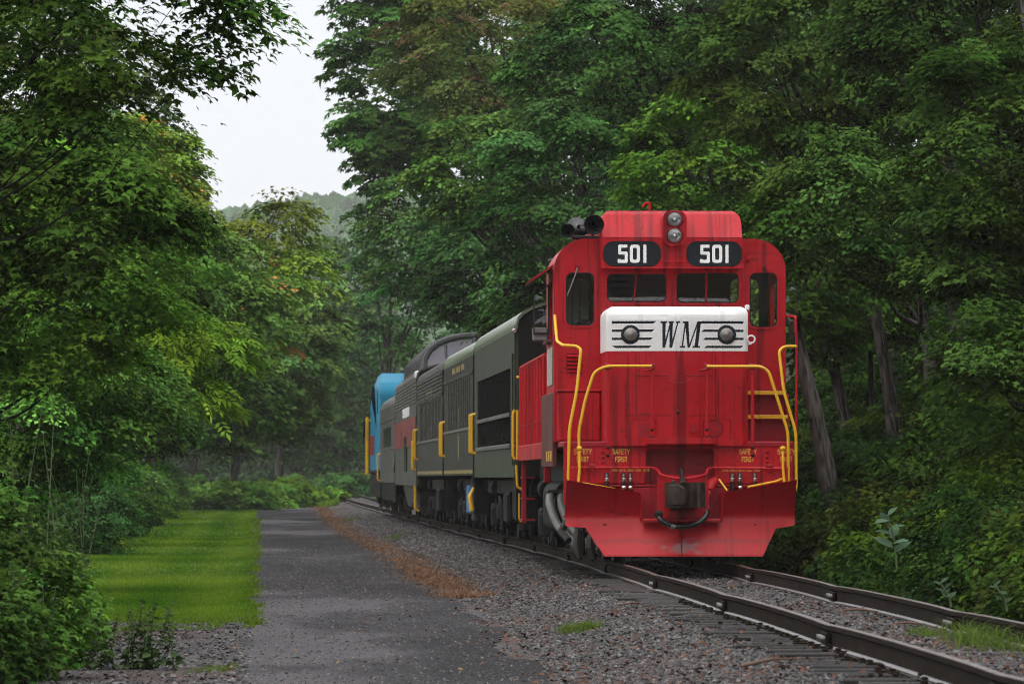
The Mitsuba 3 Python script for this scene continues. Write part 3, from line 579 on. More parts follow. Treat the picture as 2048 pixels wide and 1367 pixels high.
def roof_and_ends(c, Lc, w, sill, eave, top, side, roofm, endm, v0=0.0):
    t = np.linspace(0, math.pi, 17)
    arc = [(-(w + .03) * math.cos(a), eave + (top - eave) * math.sin(a) ** .8) for a in t]
    rp = Polygon(arc).difference(Polygon([(x * .985, z - .045) for x, z in arc])).union(sbox(-w - .035, eave - .06, -w + .005, eave + .01)).union(sbox(w - .005, eave - .06, w + .035, eave + .01))
    part(c, 'roof', UZ(rp, v0 - .02, Lc + .02), roofm, 35)
    e = car_outline(w, sill, eave, top, .02)
    door = rr(-.42, .42, 1.32, 3.25, .06)
    part(c, 'end_wall', UZ(e.difference(door), v0 + .05, v0 + .11), endm)
    part(c, 'end_wall', UZ(e, Lc - .11, Lc - .05), endm)
    d = part(c, 'end_door', UZ(door.buffer(-.005), v0 + .075, v0 + .10), endm)
    part(d, 'window', UZ(rr(-.25, .25, 2.3, 2.95, .05), v0 + .068, v0 + .0745), 'dark_glass')
    part(c, 'diaphragm', UZ(rr(-.62, .62, 1.2, 3.5, .1).difference(rr(-.47, .47, 1.25, 3.32, .08)), v0 - .3, v0 + .048), 'black_steel')
    part(c, 'end_coupler', B(-.12, .12, v0 - .45, v0 + .3, .74, .98, .03), 'truck_grime')

def grabs(c, v, z0=1.62, z1=2.38, w=1.55, two=True):
    part(c, 'grab_rail', tube([(-w, v, z0), (-w - .09, v, z0 + .02), (-w - .09, v, z1 - .02), (-w, v, z1)], .026, 8, .03), 'yellow_paint', 40)
    if two: part(c, 'grab_rail', tube([(-w, v - .55, z0), (-w - .07, v - .55, z0 + .02), (-w - .07, v - .55, z1 - .02), (-w, v - .55, z1)], .026, 8, .03), 'yellow_paint', 40)

def steps(c, v, w=1.5):
    for k, z in enumerate((.45, .72, .98)):
        part(c, 'step', B(-w, -w + .35, v, v + .7, z, z + .03, .006), 'black_steel')
    part(c, 'step_side', B(-w - .01, -w + .4, v - .03, v, .42, 1.15, .004), 'black_steel')

# --- open-air coach with barred openings
m, Lc = on_track(93.0, 110.4); M.append(m)
c = thing('open_air_coach', 'olive green open air coach with black barred openings, coupled right behind the red locomotive', 'passenger car', 'passenger cars of the train')
W = 1.52
roof_and_ends(c, Lc, W, 1.16, 3.64, 4.13, 'olive_paint', 'roof_green', 'black_steel')
o = sbox(1.9, 1.72, Lc - 1.6, 2.98)
mid = sbox(1.9, 2.17, Lc - 1.6, 2.235)
for s in (-1, 1):
    wall = sbox(.12, 1.16, Lc - .12, 3.63).difference(o).union(mid).difference(sbox(.75, 1.3, 1.45, 3.2)).union(sbox(.75, 1.2, 1.45, 1.35))
    part(c, 'side_wall', VZ(wall, s * W - .03, s * W + .03), 'olive_paint')
part(c, 'rub_strip', B(-W - .06, -W - .033, 1.9, Lc - 1.6, 2.17, 2.24, .01), 'steel_bar')
part(c, 'sill_cover', B(-W - .07, -W - .033, 1.85, Lc - 1.55, 1.64, 1.72, .02), 'steel_bar')
n = 56
for k in range(n):
    v = 1.95 + (Lc - 3.6) * k / (n - 1)
    part(c, 'window_bar', B(-W - .012, -W + .012, v - .013, v + .013, 1.72, 2.98, .0), 'black_steel')
part(c, 'inner_wall', B(-W + .35, -W + .37, .2, Lc - .2, 1.2, 3.6, 0), 'black_steel')
part(c, 'floor', B(-1.45, 1.45, .15, Lc - .15, 1.15, 1.2, 0), 'black_steel')
part(c, 'corner_post', B(-W - .045, -W - .03, .12, .2, 1.16, 3.62, .003), 'black_steel')
part(c, 'roof_vent', man(UZ(rr(-.55, -.25, 3.9, 4.22, .08), 6.0, 6.5)), 'steel_grey', 30)
part(c, 'marker_lamp', cyl(.04, .0, .12, (-W - .05, 0, 3.55), 'v', 10, .01), 'chrome', 30)
grabs(c, Lc - .15); steps(c, .8); running_gear(c, Lc)
part(c, 'side_skirt', B(-1.40, -1.32, 1.0, 4.5, .45, 1.16, .02), 'black_steel')
M.pop()

def window_coach(z0, z1, key, label, side, roofm, eave, top, nwin, wz0, wz1, fluted, gold):
    m, Lc = on_track(z0, z1); M.append(m)
    c = thing(key, label, 'passenger car', 'passenger cars of the train')
    roof_and_ends(c, Lc, W, 1.2, eave, top, side, roofm, 'black_steel')
    wins = [sbox(1.7 + (Lc - 3.6) * (k + .12) / nwin, wz0, 1.7 + (Lc - 3.6) * (k + .86) / nwin, wz1) for k in range(nwin)]
    for s in (-1, 1):
        wall = sbox(.12, 1.2, Lc - .12, eave).difference(union_all(wins))
        part(c, 'side_wall', VZ(wall, s * W - .03, s * W + .03), side)
    for b in [w.bounds for w in wins]:
        wn = part(c, 'window', B(-W - .005, -W + .02, b[0] - .004, b[2] + .004, wz0 - .004, wz1 + .004, 0), 'dark_glass')
        part(wn, 'mullion', B(-W - .055, -W - .032, b[0] - .07, b[0] - .015, wz0 - .06, wz1 + .05, .006), 'steel_bar')
        part(wn, 'sash', B(-W - .02, -W - .006, b[0], b[2], (wz0 + wz1) / 2 - .02, (wz0 + wz1) / 2 + .02, .0), 'olive_dark')
    part(c, 'belt_rail', B(-W - .06, -W - .031, .14, Lc - .14, wz0 - .13, wz0 - .07, .01), 'steel_bar')
    part(c, 'top_rail', B(-W - .05, -W - .031, .14, Lc - .14, wz1 + .06, wz1 + .12, .01), side)
    part(c, 'gold_stripe', B(-W - .034, -W - .031, .2, Lc - .2, 1.24, 1.31, 0), 'gold_letter')
    if fluted:
        for k in range(6):
            part(c, 'flute', cyl(.035, .15, Lc - .15, (-W - .012, 0, eave - .07 - k * .085), 'v', 8), side, 30)
    part(c, 'inner_wall', B(-W + .3, -W + .32, .2, Lc - .2, 1.2, eave - .1, 0), 'black_steel')
    for v, z, h, wd in gold:                            # gilt letters too faded and far to read
        marks = union_all([sbox(v + k * .42, z, v + k * .42 + .26 + .08 * (k * 5 % 3), z + h) for k in range(int(wd / .42)) if k % 6 != 4])
        part(c, 'faded_lettering', VZ(marks, -W - .035, -W - .031), 'gold_letter', kind='stuff')
    grabs(c, Lc - .15); steps(c, .5); steps(c, Lc - 1.3); running_gear(c, Lc)
    return c, Lc
c, Lc = window_coach(110.9, 126.2, 'heavyweight_coach', 'dark olive coach with a row of narrow windows and gold letterboard, second behind the locomotive', 'olive_dark', 'roof_green', 3.60, 4.10, 13, 2.22, 3.12, False, [(4.2, 3.34, .12, 6.5)])
part(c, 'herald', VZ(affinity.translate(Polygon([(0, 0), (.25, .1), (.4, .5), (.28, .9), (.4, 1.0), (.0, 1.0), (.12, .6), (.05, .3)]), 7.0, 1.55).buffer(.06).difference(affinity.translate(Point(.22, .5).buffer(.1), 7.0, 1.55)), -W - .034, -W - .031), 'gold_letter')
part(c, 'conduit', B(-1.45, -1.38, 3.0, 3.1, .3, 1.2, .01), 'steel_bar')
part(c, 'blue_box', B(-1.40, -1.0, 5.4, 6.8, .42, 1.0, .03), 'blue_tank')
part(c, 'brake_flag', tube([(-1.5, .9, .95), (-1.58, .8, .8), (-1.54, .75, .5)], [.03, .045, .05], 8, .05), 'yellow_paint', 40)
M.pop()
c, Lc = window_coach(126.8, 145.6, 'heavyweight_coach', 'olive coach with fluted upper side below the roof, coupled just ahead of the dome car', 'olive_dark', 'olive_dark', 3.56, 4.05, 15, 2.12, 2.92, True, [(7.0, 3.12, .10, 4.5)])
M.pop()

# --- dome car
m, Lc = on_track(146.2, 169.4); M.append(m)
c = thing('dome_car', 'silver grey dome car with red side band and glazed roof dome', 'passenger car', 'passenger cars of the train')
roof_and_ends(c, Lc, W, 1.1, 3.75, 4.15, 'fluted_grey', 'steel_grey', 'black_steel')
for s in (-1, 1):
    part(c, 'side_wall', B(s * W - .03, s * W + .03, .12, Lc - .12, .95, 3.75, 0), 'fluted_grey')
part(c, 'red_band', B(-W - .05, -W - .032, .13, Lc - .13, 1.98, 2.74, .004), 'faded_red')
for k in range(7): part(c, 'flute', cyl(.04, .15, Lc - .15, (-W - .012, 0, 3.62 - k * .085), 'v', 8), 'fluted_grey', 30)
part(c, 'window_panel', B(-W - .05, -W - .032, 6.5, 13.5, 2.80, 3.06, .004), 'white_paint')
part(c, 'side_door', B(-W - .06, -W - .051, 9.0, 11.5, 1.32, 2.28, .0), 'dark_glass')
for v0, v1 in ((4.0, 7.5), (14.5, 17.5)):
    part(c, 'side_window', B(-W - .06, -W - .051, v0, v1, 2.05, 2.6, 0), 'faded_red')
part(c, 'skirt', man(UZ(Polygon([(-1.55, 1.1), (-1.50, .95), (-1.35, .35), (-1.25, .35), (-1.4, .95), (-1.45, 1.1)]), 4.5, 15.5)), 'fluted_grey')
part(c, 'eave_cap', B(-W - .06, -W + .3, .1, .9, 3.70, 3.90, .03), 'white_paint')
# dome: ribs, glass panels, curved front
dt = np.linspace(0, math.pi, 13)
def dome_arc(v, k=1.0): return [(-1.40 * k * math.cos(a), v, 3.72 + 1.14 * k * math.sin(a) ** .62) for a in dt]
d0, d1 = 1.6, 17.0
part(c, 'dome_base', B(-1.47, 1.47, d0 - .1, d1 + .4, 3.70, 3.98, .04), 'dome_frame')
ribs = np.linspace(d0 + .0, d1, 9)
for v in ribs: part(c, 'dome_rib', tube(dome_arc(v), .075, 8), 'dome_frame', 40)
rt = tube([(0, d0, 4.86), (0, d1, 4.86)], .06, 8)
part(c, 'dome_roof', man(UZ(Polygon([(x, z) for x, _, z in dome_arc(0, 1.0)][4:9] + [(.7, 4.66), (-.7, 4.66)]), d0, d1)), 'dome_frame', 30)
for a0, a1 in zip(ribs[:-1], ribs[1:]):
    for s in (-1, 1):
        pts = [(s * x, z) for x, _, z in dome_arc(0, .985)][1:5]
        v = np.array([(x, vv, z) for vv in (a0, a1) for x, z in pts]); k = len(pts)
        f = [(i, i + 1, k + i + 1) for i in range(k - 1)] + [(i, k + i + 1, k + i) for i in range(k - 1)]
        part(c, 'dome_glass', (v, np.array(f)), 'dark_glass', True)
fl = np.array([(x, d0 - .9 + .9 * ((z - 3.72) / 1.14), z) for x, _, z in dome_arc(0, .97)])
fc = np.array([[0, d0 - .5, 4.1]])
mat('front_glass', (0.17, 0.165, 0.19), 0.15, 0, 0.6)
part(c, 'dome_front_glass', (np.vstack([fl, fc]), np.array([(i, i + 1, len(fl)) for i in range(len(fl) - 1)])), 'front_glass')
part(c, 'dome_front_frame', tube(fl, .09, 8), 'dome_frame', 40)
part(c, 'dome_front_post', tube([(.0, d0 - .65, 3.9), (.0, d0 - .02, 4.83)], .06, 8), 'dome_frame', 40)
part(c, 'dome_front_post', tube([(-.75, d0 - .62, 3.9), (-.75, d0 - .06, 4.77)], .05, 8), 'dome_frame', 40)
grabs(c, .7, 1.35, 2.1); running_gear(c, Lc)
part(c, 'hand_wheel', lathe([(.16 + .02 * math.cos(t), .02 * math.sin(t)) for t in np.linspace(0, 2 * math.pi, 9)], 16, (-W - .08, Lc - .6, 1.5), 'u'), 'steel_bar', True)
part(c, 'step_grip', tube([(-1.55, 1.0, .95), (-1.55, 1.0, .35), (-1.45, 1.0, .3)], .035, 7), 'yellow_paint', 40)
M.pop()

# --- grey streamlined car with a low roof
m, Lc = on_track(170.0, 189.4); M.append(m)
c = thing('grey_coach', 'plain grey coach with silver belt strips between dome car and blue locomotive', 'passenger car', 'passenger cars of the train')
roof_and_ends(c, Lc, W, 1.0, 3.35, 3.98, 'steel_grey', 'steel_grey', 'black_steel')
for s in (-1, 1): part(c, 'side_wall', B(s * W - .03, s * W + .03, .12, Lc - .12, 1.0, 3.36, 0), 'steel_grey')
for z in (2.90, 2.02): part(c, 'belt_strip', B(-W - .055, -W - .031, .13, Lc - .13, z, z + .05, .006), 'chrome')
part(c, 'window', B(-W - .045, -W - .031, 4.5, 14.0, 2.12, 2.72, 0), 'dark_glass')
grabs(c, Lc - .3, 1.05, 1.95, two=False); running_gear(c, Lc)
part(c, 'side_skirt', B(-1.5, -1.44, .5, Lc - .5, .45, .99, .01), 'black_steel')
part(c, 'wheel_cover', B(-1.52, -1.46, 1.0, 3.0, .4, .99, .02), 'black_steel')
M.pop()

# --- blue locomotive at the far end
m, Lc = on_track(190.2, 207.0); M.append(m)
c = thing('blue_locomotive', 'light blue locomotive with yellow end rail at the far end of the train', 'locomotive')
prof = Polygon([(.3, 1.4), (.3, 3.9), (1.0, 4.35), (4.2, 4.72), (5.4, 4.72), (12.0, 4.4), (16.2, 3.95), (16.5, 3.7), (16.5, 1.4)])
out = sbox(-W, 1.0, W, 3.6).union(rr(-W, W, 3.0, 4.75, .28))
body = man(VZ(prof, -1.7, 1.7)) ^ man(UZ(out, 0, 18))
part(c, 'body', body, 'sky_blue_paint', 30)
part(c, 'red_band', B(-W - .02, -W - .004, 9.5, 16.3, 1.95, 2.65, .004), 'faded_red')
part(c, 'side_window', man(VZ(Point(4.6, 3.75).buffer(.42), -W - .02, -W + .05)), 'dark_glass')
part(c, 'deck', B(-1.55, 1.55, .2, 16.7, 1.3, 1.42, .02), 'black_steel')
part(c, 'deck_skirt', B(-1.52, 1.52, .4, 16.5, .5, 1.298, .03), 'black_steel')
part(c, 'end_rail', B(-1.70, -1.58, 16.2, 16.4, 1.25, 3.35, .03), 'yellow_paint')
part(c, 'end_rail_bracket', B(-1.7, -1.5, 16.25, 16.35, 3.2, 3.26, .01), 'yellow_paint')
part(c, 'mirror', B(-1.80, -1.71, 16.0, 16.1, 2.6, 3.2, .03), 'black_steel')
part(c, 'roof_fan', cyl(.5, 4.70, 4.82, (0, 6.0, 0), 'z', 20, .03), 'sky_blue_paint', 30)
truck(c, 3.4); truck(c, 13.2)
M.pop()
# ------------------------------------------------------------------ the land
rng = np.random.default_rng(11)
def N(x, y, k, o=4, s=0): return meshkit.fbm(np.stack([np.asarray(x, float) * k, np.asarray(y, float) * k, np.zeros_like(np.asarray(x, float)) + s * 7.3], -1), o, s)
PATH_R = PchipInterpolator([10, 41, 60, 90, 118, 160, 250, 379, 520], [.62, .28, -.26, -1.52, -2.75, -4.75, -8.4, -13.5, -19.7])
LAWN_L = PchipInterpolator([30, 62, 107, 186, 300, 392, 520], [-3.6, -5.2, -8.6, -12.3, -16.8, -20.6, -26])
def lawn_l(y): return LAWN_L(np.asarray(y, float))
def path_l(y): return -.19 - .044 * np.asarray(y, float)
def path_r(y): return PATH_R(np.asarray(y, float))
def track(y): return TRACK(np.asarray(y, float))
def ss(a, b, x):
    t = np.clip((x - a) / (b - a), 0, 1); return t * t * (3 - 2 * t)
def ground(x, y):
    x, y = np.asarray(x, float), np.asarray(y, float)
    t = x - track(y); w = path_r(y)
    z = -.40 + .02 * (N(x, y, .6, 3) - .5)
    bed = ss(-2.9, -1.35, t) * (1 - ss(1.3, 2.1, t))
    z = z + .175 * bed + .035 * ss(-.78, -.66, t) * (1 - ss(.66, .78, t))
    und = .05 * np.sin(y * .19 + .6) * ss(0, 2.0, w + .3 - x) * .6
    z = z + und * ss(60, 90, y)
    lx = path_l(y) - x                                 # left of the path
    lawn = lawn_l(y) - x                          # beyond the lawn's far edge
    z = z - .03 * ss(0, .5, lx) + .10 * ss(-.5, 2, lawn) + (np.clip(lawn, 0, None) * .035) + ss(25, 120, lawn) * 16
    rb = t - 2.15
    z = z + np.where(rb > 0, .85 * np.clip(rb - .1, 0, 2.2) + .62 * np.clip(rb - 2.3, 0, 45), 0) + ss(1.6, 2.2, t) * (-.10)
    z = z + ss(0, 3, np.maximum(rb, lawn)) * .35 * (N(x, y, .35, 4, 2) - .5)
    return z

mat('soil', dusty((0.028, 0.024, 0.015), (0.055, 0.045, 0.026), 1.5, 1.5), 0.9, 0, 0.2)
def ballast_col(p, n, uv):
    f1, f2, r = voronoi(p.x * 24, p.y * 12)
    c = mix((0.018, 0.016, 0.016), (0.085, 0.079, 0.079), r)
    rust = smoothstep(0.5, 0.75, fbm(p.x * .9, p.y * .35, 2.0, 4))
    return mix(c, (0.06, 0.028, 0.018), rust * .6) * mi.Float(.45 + .55 * smoothstep(0.0, .5, f2 - f1))
mat('ballast', proc(ballast_col), 0.8, 0, 0.25)
def path_col(p, n, uv):
    r = fbm(p.x * 40, p.y * 18, 1.0, 3)
    big = fbm(p.x * .55 + 4.0, p.y * .13, 5.0, 4)  # broad bands paint the light and dark of the path undulations
    f1, f2, k = voronoi(p.x * 30, p.y * 16)
    c = mix((0.013, 0.0125, 0.0142), (0.050, 0.048, 0.053), r)
    c = mix(c, (0.010, 0.010, 0.011), smoothstep(.42, .70, big) * .6)
    c = mix(c, (0.066, 0.063, 0.068), smoothstep(.47, .33, big) * .9)
    return mix(c, (0.16, 0.145, 0.145), mi.Float(k > .965) * smoothstep(.35, .2, f1) * .8)
mat('path_grit', proc(path_col), 0.85, 0, 0.12, bump=proc(lambda p, n, uv: fbm(p.x * 45, p.y * 30, 0, 3), eps=.004), bscale=.012)
def lawn_col(p, n, uv):
    band = .5 + .5 * dr.sin(p.x * 1.1 + p.y * .34 + 2 * fbm(p.x * .3, p.y * .07, 0, 2))  # cross bands put the shade of undulations into the colour
    f = fbm(p.x * .8, p.y * .12, 3.0, 4)
    c = mix((0.024, 0.062, 0.004), (0.070, 0.125, 0.010), smoothstep(.3, .7, f) * .7 + .3 * band)
    return mix(c, (0.14, 0.15, 0.03), smoothstep(.62, .8, fbm(p.x * 2.0, p.y * .5, 8.0, 3)) * .5)
mat('lawn_green', proc(lawn_col), 0.8, 0, 0.3)

def strip(ys, a, b, nx, lift, fn=ground):              # a sheet between two edges x = a(y) .. b(y)
    Y = np.repeat(ys[:, None], nx, 1); s = np.linspace(0, 1, nx)[None]
    X = a(Y) * (1 - s) + b(Y) * s
    Z = fn(X, Y) + lift
    v = np.stack([X, Y, Z], -1).reshape(-1, 3)
    i, j = np.meshgrid(np.arange(len(ys) - 1), np.arange(nx - 1), indexing='ij')
    q = np.stack([i * nx + j, i * nx + j + 1, (i + 1) * nx + j + 1, (i + 1) * nx + j], -1).reshape(-1, 4)
    return v, np.vstack([q[:, [0, 1, 2]], q[:, [0, 2, 3]]])
ysg = np.concatenate([np.linspace(-30, 24, 14), np.linspace(26, 130, 150), np.linspace(132, 450, 120), np.geomspace(460, 5200, 40)])
lat = np.concatenate([-np.geomspace(1500, 14, 26), np.linspace(-13, -3.2, 26), np.linspace(-3, 3.4, 44), np.linspace(3.6, 14, 26), np.geomspace(15, 1500, 26)])
def ground_sheet():
    Y = np.repeat(ysg[:, None], len(lat), 1); X = TRACK(np.clip(Y, 10, 1200)) + lat[None]
    far = ss(420, 900, Y)
    Z = np.where(np.abs(lat)[None] < 400, ground(X, np.clip(Y, 10, 1200)), 20) * (1 - far) + far * (-2)
    v = np.stack([X, Y, Z], -1).reshape(-1, 3); n = len(lat)
    i, j = np.meshgrid(np.arange(len(ysg) - 1), np.arange(n - 1), indexing='ij')
    q = np.stack([i * n + j, i * n + j + 1, (i + 1) * n + j + 1, (i + 1) * n + j], -1).reshape(-1, 4)
    return v, np.vstack([q[:, [0, 1, 2]], q[:, [0, 2, 3]]])
add('ground', ground_sheet(), 'soil', True, label='dark forest soil under the trees and plants', kind='structure')
ysn = np.concatenate([np.linspace(24, 130, 240), np.linspace(131, 470, 160)])
edge = lambda k: (lambda y: .22 * (N(np.asarray(y) * 0 + k, y, .55, 4, 3) - .5) * 2)
add('ballast_bed', strip(ysn, lambda y: path_r(y) - .25, lambda y: track(y) + 2.3, 40, .004), 'ballast', True, label='grey crushed stone bed under and beside the rails', kind='structure')
def lawn_start(y): return np.where(np.asarray(y) < 61, path_l(y) - 0, path_l(y))
add('gravel_shoulder', strip(np.linspace(24, 63, 90), lambda y: -9 + 0 * y, lambda y: path_l(y) + .2, 20, .004), 'ballast', True, label='dark gravel apron left of the path in the foreground', kind='structure')
add('path', strip(ysn, lambda y: path_l(y) + edge(1)(y) * .6, lambda y: path_r(y) + edge(2)(y) * 1.6, 24, .010), 'path_grit', True, label='grey gravel trail running beside the track', kind='structure')
ysl = np.concatenate([np.linspace(63.0, 130, 120), np.linspace(131, 440, 120)])
add('lawn', strip(ysl, lambda y: lawn_l(y) - .6, lambda y: path_l(y) - .06 + edge(5)(y) * .8, 26, .008), 'lawn_green', True, label='mown green verge left of the path', kind='structure')

# ------------------------------------------------------------------ track: rails, joint bars, ties
mat('rail_side', dusty((0.010, 0.007, 0.005), (0.020, 0.014, 0.010), 7, 9), 0.75, 0, 0.08)
mat('rail_head', dusty((0.045, 0.028, 0.023), (0.10, 0.075, 0.066), 5, 5), 0.4, 0.3)
mat('rail_foot', dusty((0.09, 0.088, 0.09), (0.17, 0.165, 0.17), 8, 8), 0.4, 0.2)
mat('tie_wood', dusty((0.007, 0.0065, 0.0065), (0.030, 0.028, 0.027), 14, 6), 0.6, 0, 0.3)
K = thing('railway_track', 'jointed steel rails on old wooden ties in crushed stone', None); labels[K]['kind'] = 'structure'; labels[K].pop('category', None)
RP = [(-.075, -.19), (.075, -.19), (.075, -.178), (.012, -.155), (.010, -.052), (.037, -.036), (.037, -.004), (.030, 0), (-.030, 0), (-.037, -.004), (-.037, -.036), (-.010, -.052), (-.012, -.155), (-.075, -.178)]
JOINTS = np.arange(24.5, 470, 11.5)
def sag(y, s):                                         # worn joints dip
    ph = (np.asarray(y) - 24.5 - s * 2.3) % 11.5
    return -.020 * np.exp(-np.minimum(ph, 11.5 - ph) / 1.6) + .006
def rail_mesh(s, prof, close=True):
    ys = np.concatenate([np.arange(20, 130, .5), np.arange(130, 520, 2.5)])
    cx = TRACK(ys) + s * .7545; sl = np.gradient(cx, ys)
    v = []
    for (pu, pz) in prof: v.append(np.stack([cx + pu, ys, pz + sag(ys, s)], -1))
    v = np.stack(v, 1); n = len(prof); i, j = np.meshgrid(np.arange(len(ys) - 1), np.arange(n if close else n - 1), indexing='ij')
    q = np.stack([i * n + j, i * n + (j + 1) % n, (i + 1) * n + (j + 1) % n, (i + 1) * n + j], -1).reshape(-1, 4)
    return v.reshape(-1, 3), np.vstack([q[:, [0, 2, 1]], q[:, [0, 3, 2]]])
for s in (-1, 1):
    r = part(K, 'rail', rail_mesh(s, RP), 'rail_side', 30)
    part(r, 'running_surface', rail_mesh(s, [(-.031, .0012), (.031, .0012)], False), 'rail_head')
    part(r, 'lit_foot_edge', rail_mesh(s, [(-.077, -.181), (-.03, -.158)], False), 'rail_foot')  # paler strip painted along the foot as the lit flange
    for jy in JOINTS[JOINTS < 240] + s * 2.3:
        x = Xc(jy) + s * .7545; dz = float(sag(jy, s))
        for q in (-1, 1):
            jb = part(K, 'joint_bar', B(x + q * .028 - .018, x + q * .028 + .018, jy - .38, jy + .38, -.150 + dz, -.056 + dz, .006), 'rail_side')
            if jy < 75:
                for k in range(4):
                    part(jb, 'bolt', cyl(.022, -.02, .02, (x + q * .062, jy - .28 + k * .187, -.103 + dz), 'u', 8), 'rail_foot')
        if jy < 75: part(K, 'joint_plate', B(x - .13, x + .13, jy - .14, jy + .14, -.192 + dz, -.172 + dz, .004), 'rail_foot')
tr = np.random.default_rng(5)
for k in range(150):
    y = 26 + k * .54
    if y > 96: break
    x = Xc(y) + tr.normal(0, .03); a = tr.normal(0, .012) - .034
    M.append(frame(x, y + tr.normal(0, .015), -.190 + tr.normal(0, .008), a + tr.normal(0, .012)))
    hl = 1.31 + tr.normal(0, .09)
    tie = B(-hl, hl, -.115, .115, -.17, 0, .014)
    tk = part(K, 'tie', tie, 'tie_wood')
    if y < 62:
        part(tk, 'tie_plate', B(-.90, -.62, -.09, .09, .001, .014, .003), 'rail_side')
        for u, w in ((-.875, -.05), (-.875, .05), (-.635, .05)):
            part(tk, 'spike', B(u - .018, u + .018, w - .018, w + .018, .0, .035, .005), 'rail_side')
    if y < 56:
        for q in range(2):
            w = tr.uniform(-.09, .09); part(tk, 'split', B(-hl + .01, -hl + tr.uniform(.25, .5), w, w + .008, .0006, .003, 0), 'truck_black')
    M.pop()
# ------------------------------------------------------------------ scattered small stuff: stones, grass, dry weeds, fallen leaves
def unit(v): return v / (np.linalg.norm(v, axis=-1, keepdims=True) + 1e-12)
def scatter(pos, nrm, size, tv, tf, rng, color=None, point=None):
    """Copies of a small template (local y = tip, z = normal): vertices, faces, colours as one mesh. point: direction the tips lean to."""
    n = len(pos); z = unit(nrm)
    r = rng.normal(size=(n, 3)) if point is None else point + rng.normal(size=(n, 3)) * .55
    y = unit(r - z * (r * z).sum(1, keepdims=True)); x = np.cross(y, z)
    s = np.asarray(size).reshape(-1, 1, 1)
    v = pos[:, None] + s * (tv[None, :, :1] * x[:, None] + tv[None, :, 1:2] * y[:, None] + tv[None, :, 2:] * z[:, None])
    f = tf[None] + (np.arange(n) * len(tv))[:, None, None]
    c = None if color is None else np.repeat(color, len(tv), 0)
    return v.reshape(-1, 3), f.reshape(-1, 3), c
def in_view(p, mx=120, my=120):
    y = np.maximum(p[:, 1], 1); px = HX + F * p[:, 0] / y; py = HY - F * (p[:, 2] - EYE) / y
    return (px > -mx) & (px < 2048 + mx) & (py > -my) & (py < 1367 + my)
vcol = {'type': 'mesh_attribute', 'name': 'vertex_color'}
scene['stone'] = dict(type='twosided', bsdf=dict(type='principled', base_color=vcol, roughness=.62, specular=.5))
scene['blade'] = dict(type='principledthin', base_color=vcol, roughness=.5, diff_trans=.7, spec_trans=0.0, eta=1.4)
scene['leaf'] = dict(type='principledthin', base_color=vcol, roughness=.42, diff_trans=.30, spec_trans=0.0, eta=1.45)
scene['dry'] = dict(type='twosided', bsdf=dict(type='principled', base_color=vcol, roughness=.8, specular=.2))

def stones(name, label, n, ylo, yhi, xl, xr, smin, smax, lift, keep=None, seed=1, dens=None):
    r = np.random.default_rng(seed)
    y = ylo + (yhi - ylo) * r.random(n) ** 1.35; u = r.random(n)
    x = xl(y) * (1 - u) + xr(y) * u
    p = np.stack([x, y, ground(x, y) + lift], 1)
    ok = in_view(p, 60, 60)
    if keep is not None: ok &= keep(x, y, r)
    p = p[ok]; n = len(p)
    base = np.array([[0, 0, 1], [.8, .1, .15], [-.1, .9, .1], [-.85, .0, .2], [.05, -.8, .12], [.1, 0, -.7]], float)
    tf = np.array([[0, 1, 2], [0, 2, 3], [0, 3, 4], [0, 4, 1], [5, 2, 1], [5, 3, 2], [5, 4, 3], [5, 1, 4]])
    sz = smin + (smax - smin) * r.random(n) ** 2.5
    out = []
    for k in range(4):
        m = np.arange(n) % 4 == k; tv = base * (1 + .5 * (r.random(base.shape) - .5)) * [1, .85, .62]
        nr = np.tile([0, 0, 1.0], (m.sum(), 1)) + r.normal(size=(m.sum(), 3)) * .35
        g = r.random((m.sum(), 1)); tone = .012 + .16 * g ** 2.6
        tint = np.where(r.random((m.sum(), 1)) < .16, [1.3, .86, .72], [1.0, .97, 1.0])
        out.append(scatter(p[m], nr, sz[m], tv, tf, r, np.clip(tone * tint, 0, .5)))
    v = np.vstack([o[0] for o in out]); c = np.vstack([o[2] for o in out])
    off = np.cumsum([0] + [len(o[0]) for o in out[:-1]]); f = np.vstack([o[1] + a for o, a in zip(out, off)])
    add(name, (v, f), 'stone', False, label=label, kind='stuff', color=c)
def between(x, y, r):
    t = np.abs(x - track(y)); near_rail = np.abs(t - .7545) < .11
    tie = np.abs(((y - 26) % .54 + .27) % .54 - .27) < .12
    return ~near_rail & ~(tie & (t < 1.36) & (r.random(len(x)) < .90))
stones('ballast_stones', 'loose grey crushed stones around the rails and ties', 62000, 30, 115, lambda y: path_r(y) + .1, lambda y: track(y) + 2.0, .012, .040, .006, between, 2)
stones('far_ballast_stones', 'crushed stones of the track bed further along the train', 16000, 113, 240, lambda y: path_r(y) + .1, lambda y: track(y) - .9, .025, .06, .006, None, 7)
stones('apron_stones', 'loose dark stones on the gravel apron left of the trail', 9000, 38, 63, lambda y: -7 + 0 * y, lambda y: path_l(y) + .1, .010, .042, .010, None, 3)
stones('trail_grit', 'small pebbles strewn over the gravel trail', 16000, 38, 130, path_l, path_r, .006, .022, .010, None, 4)

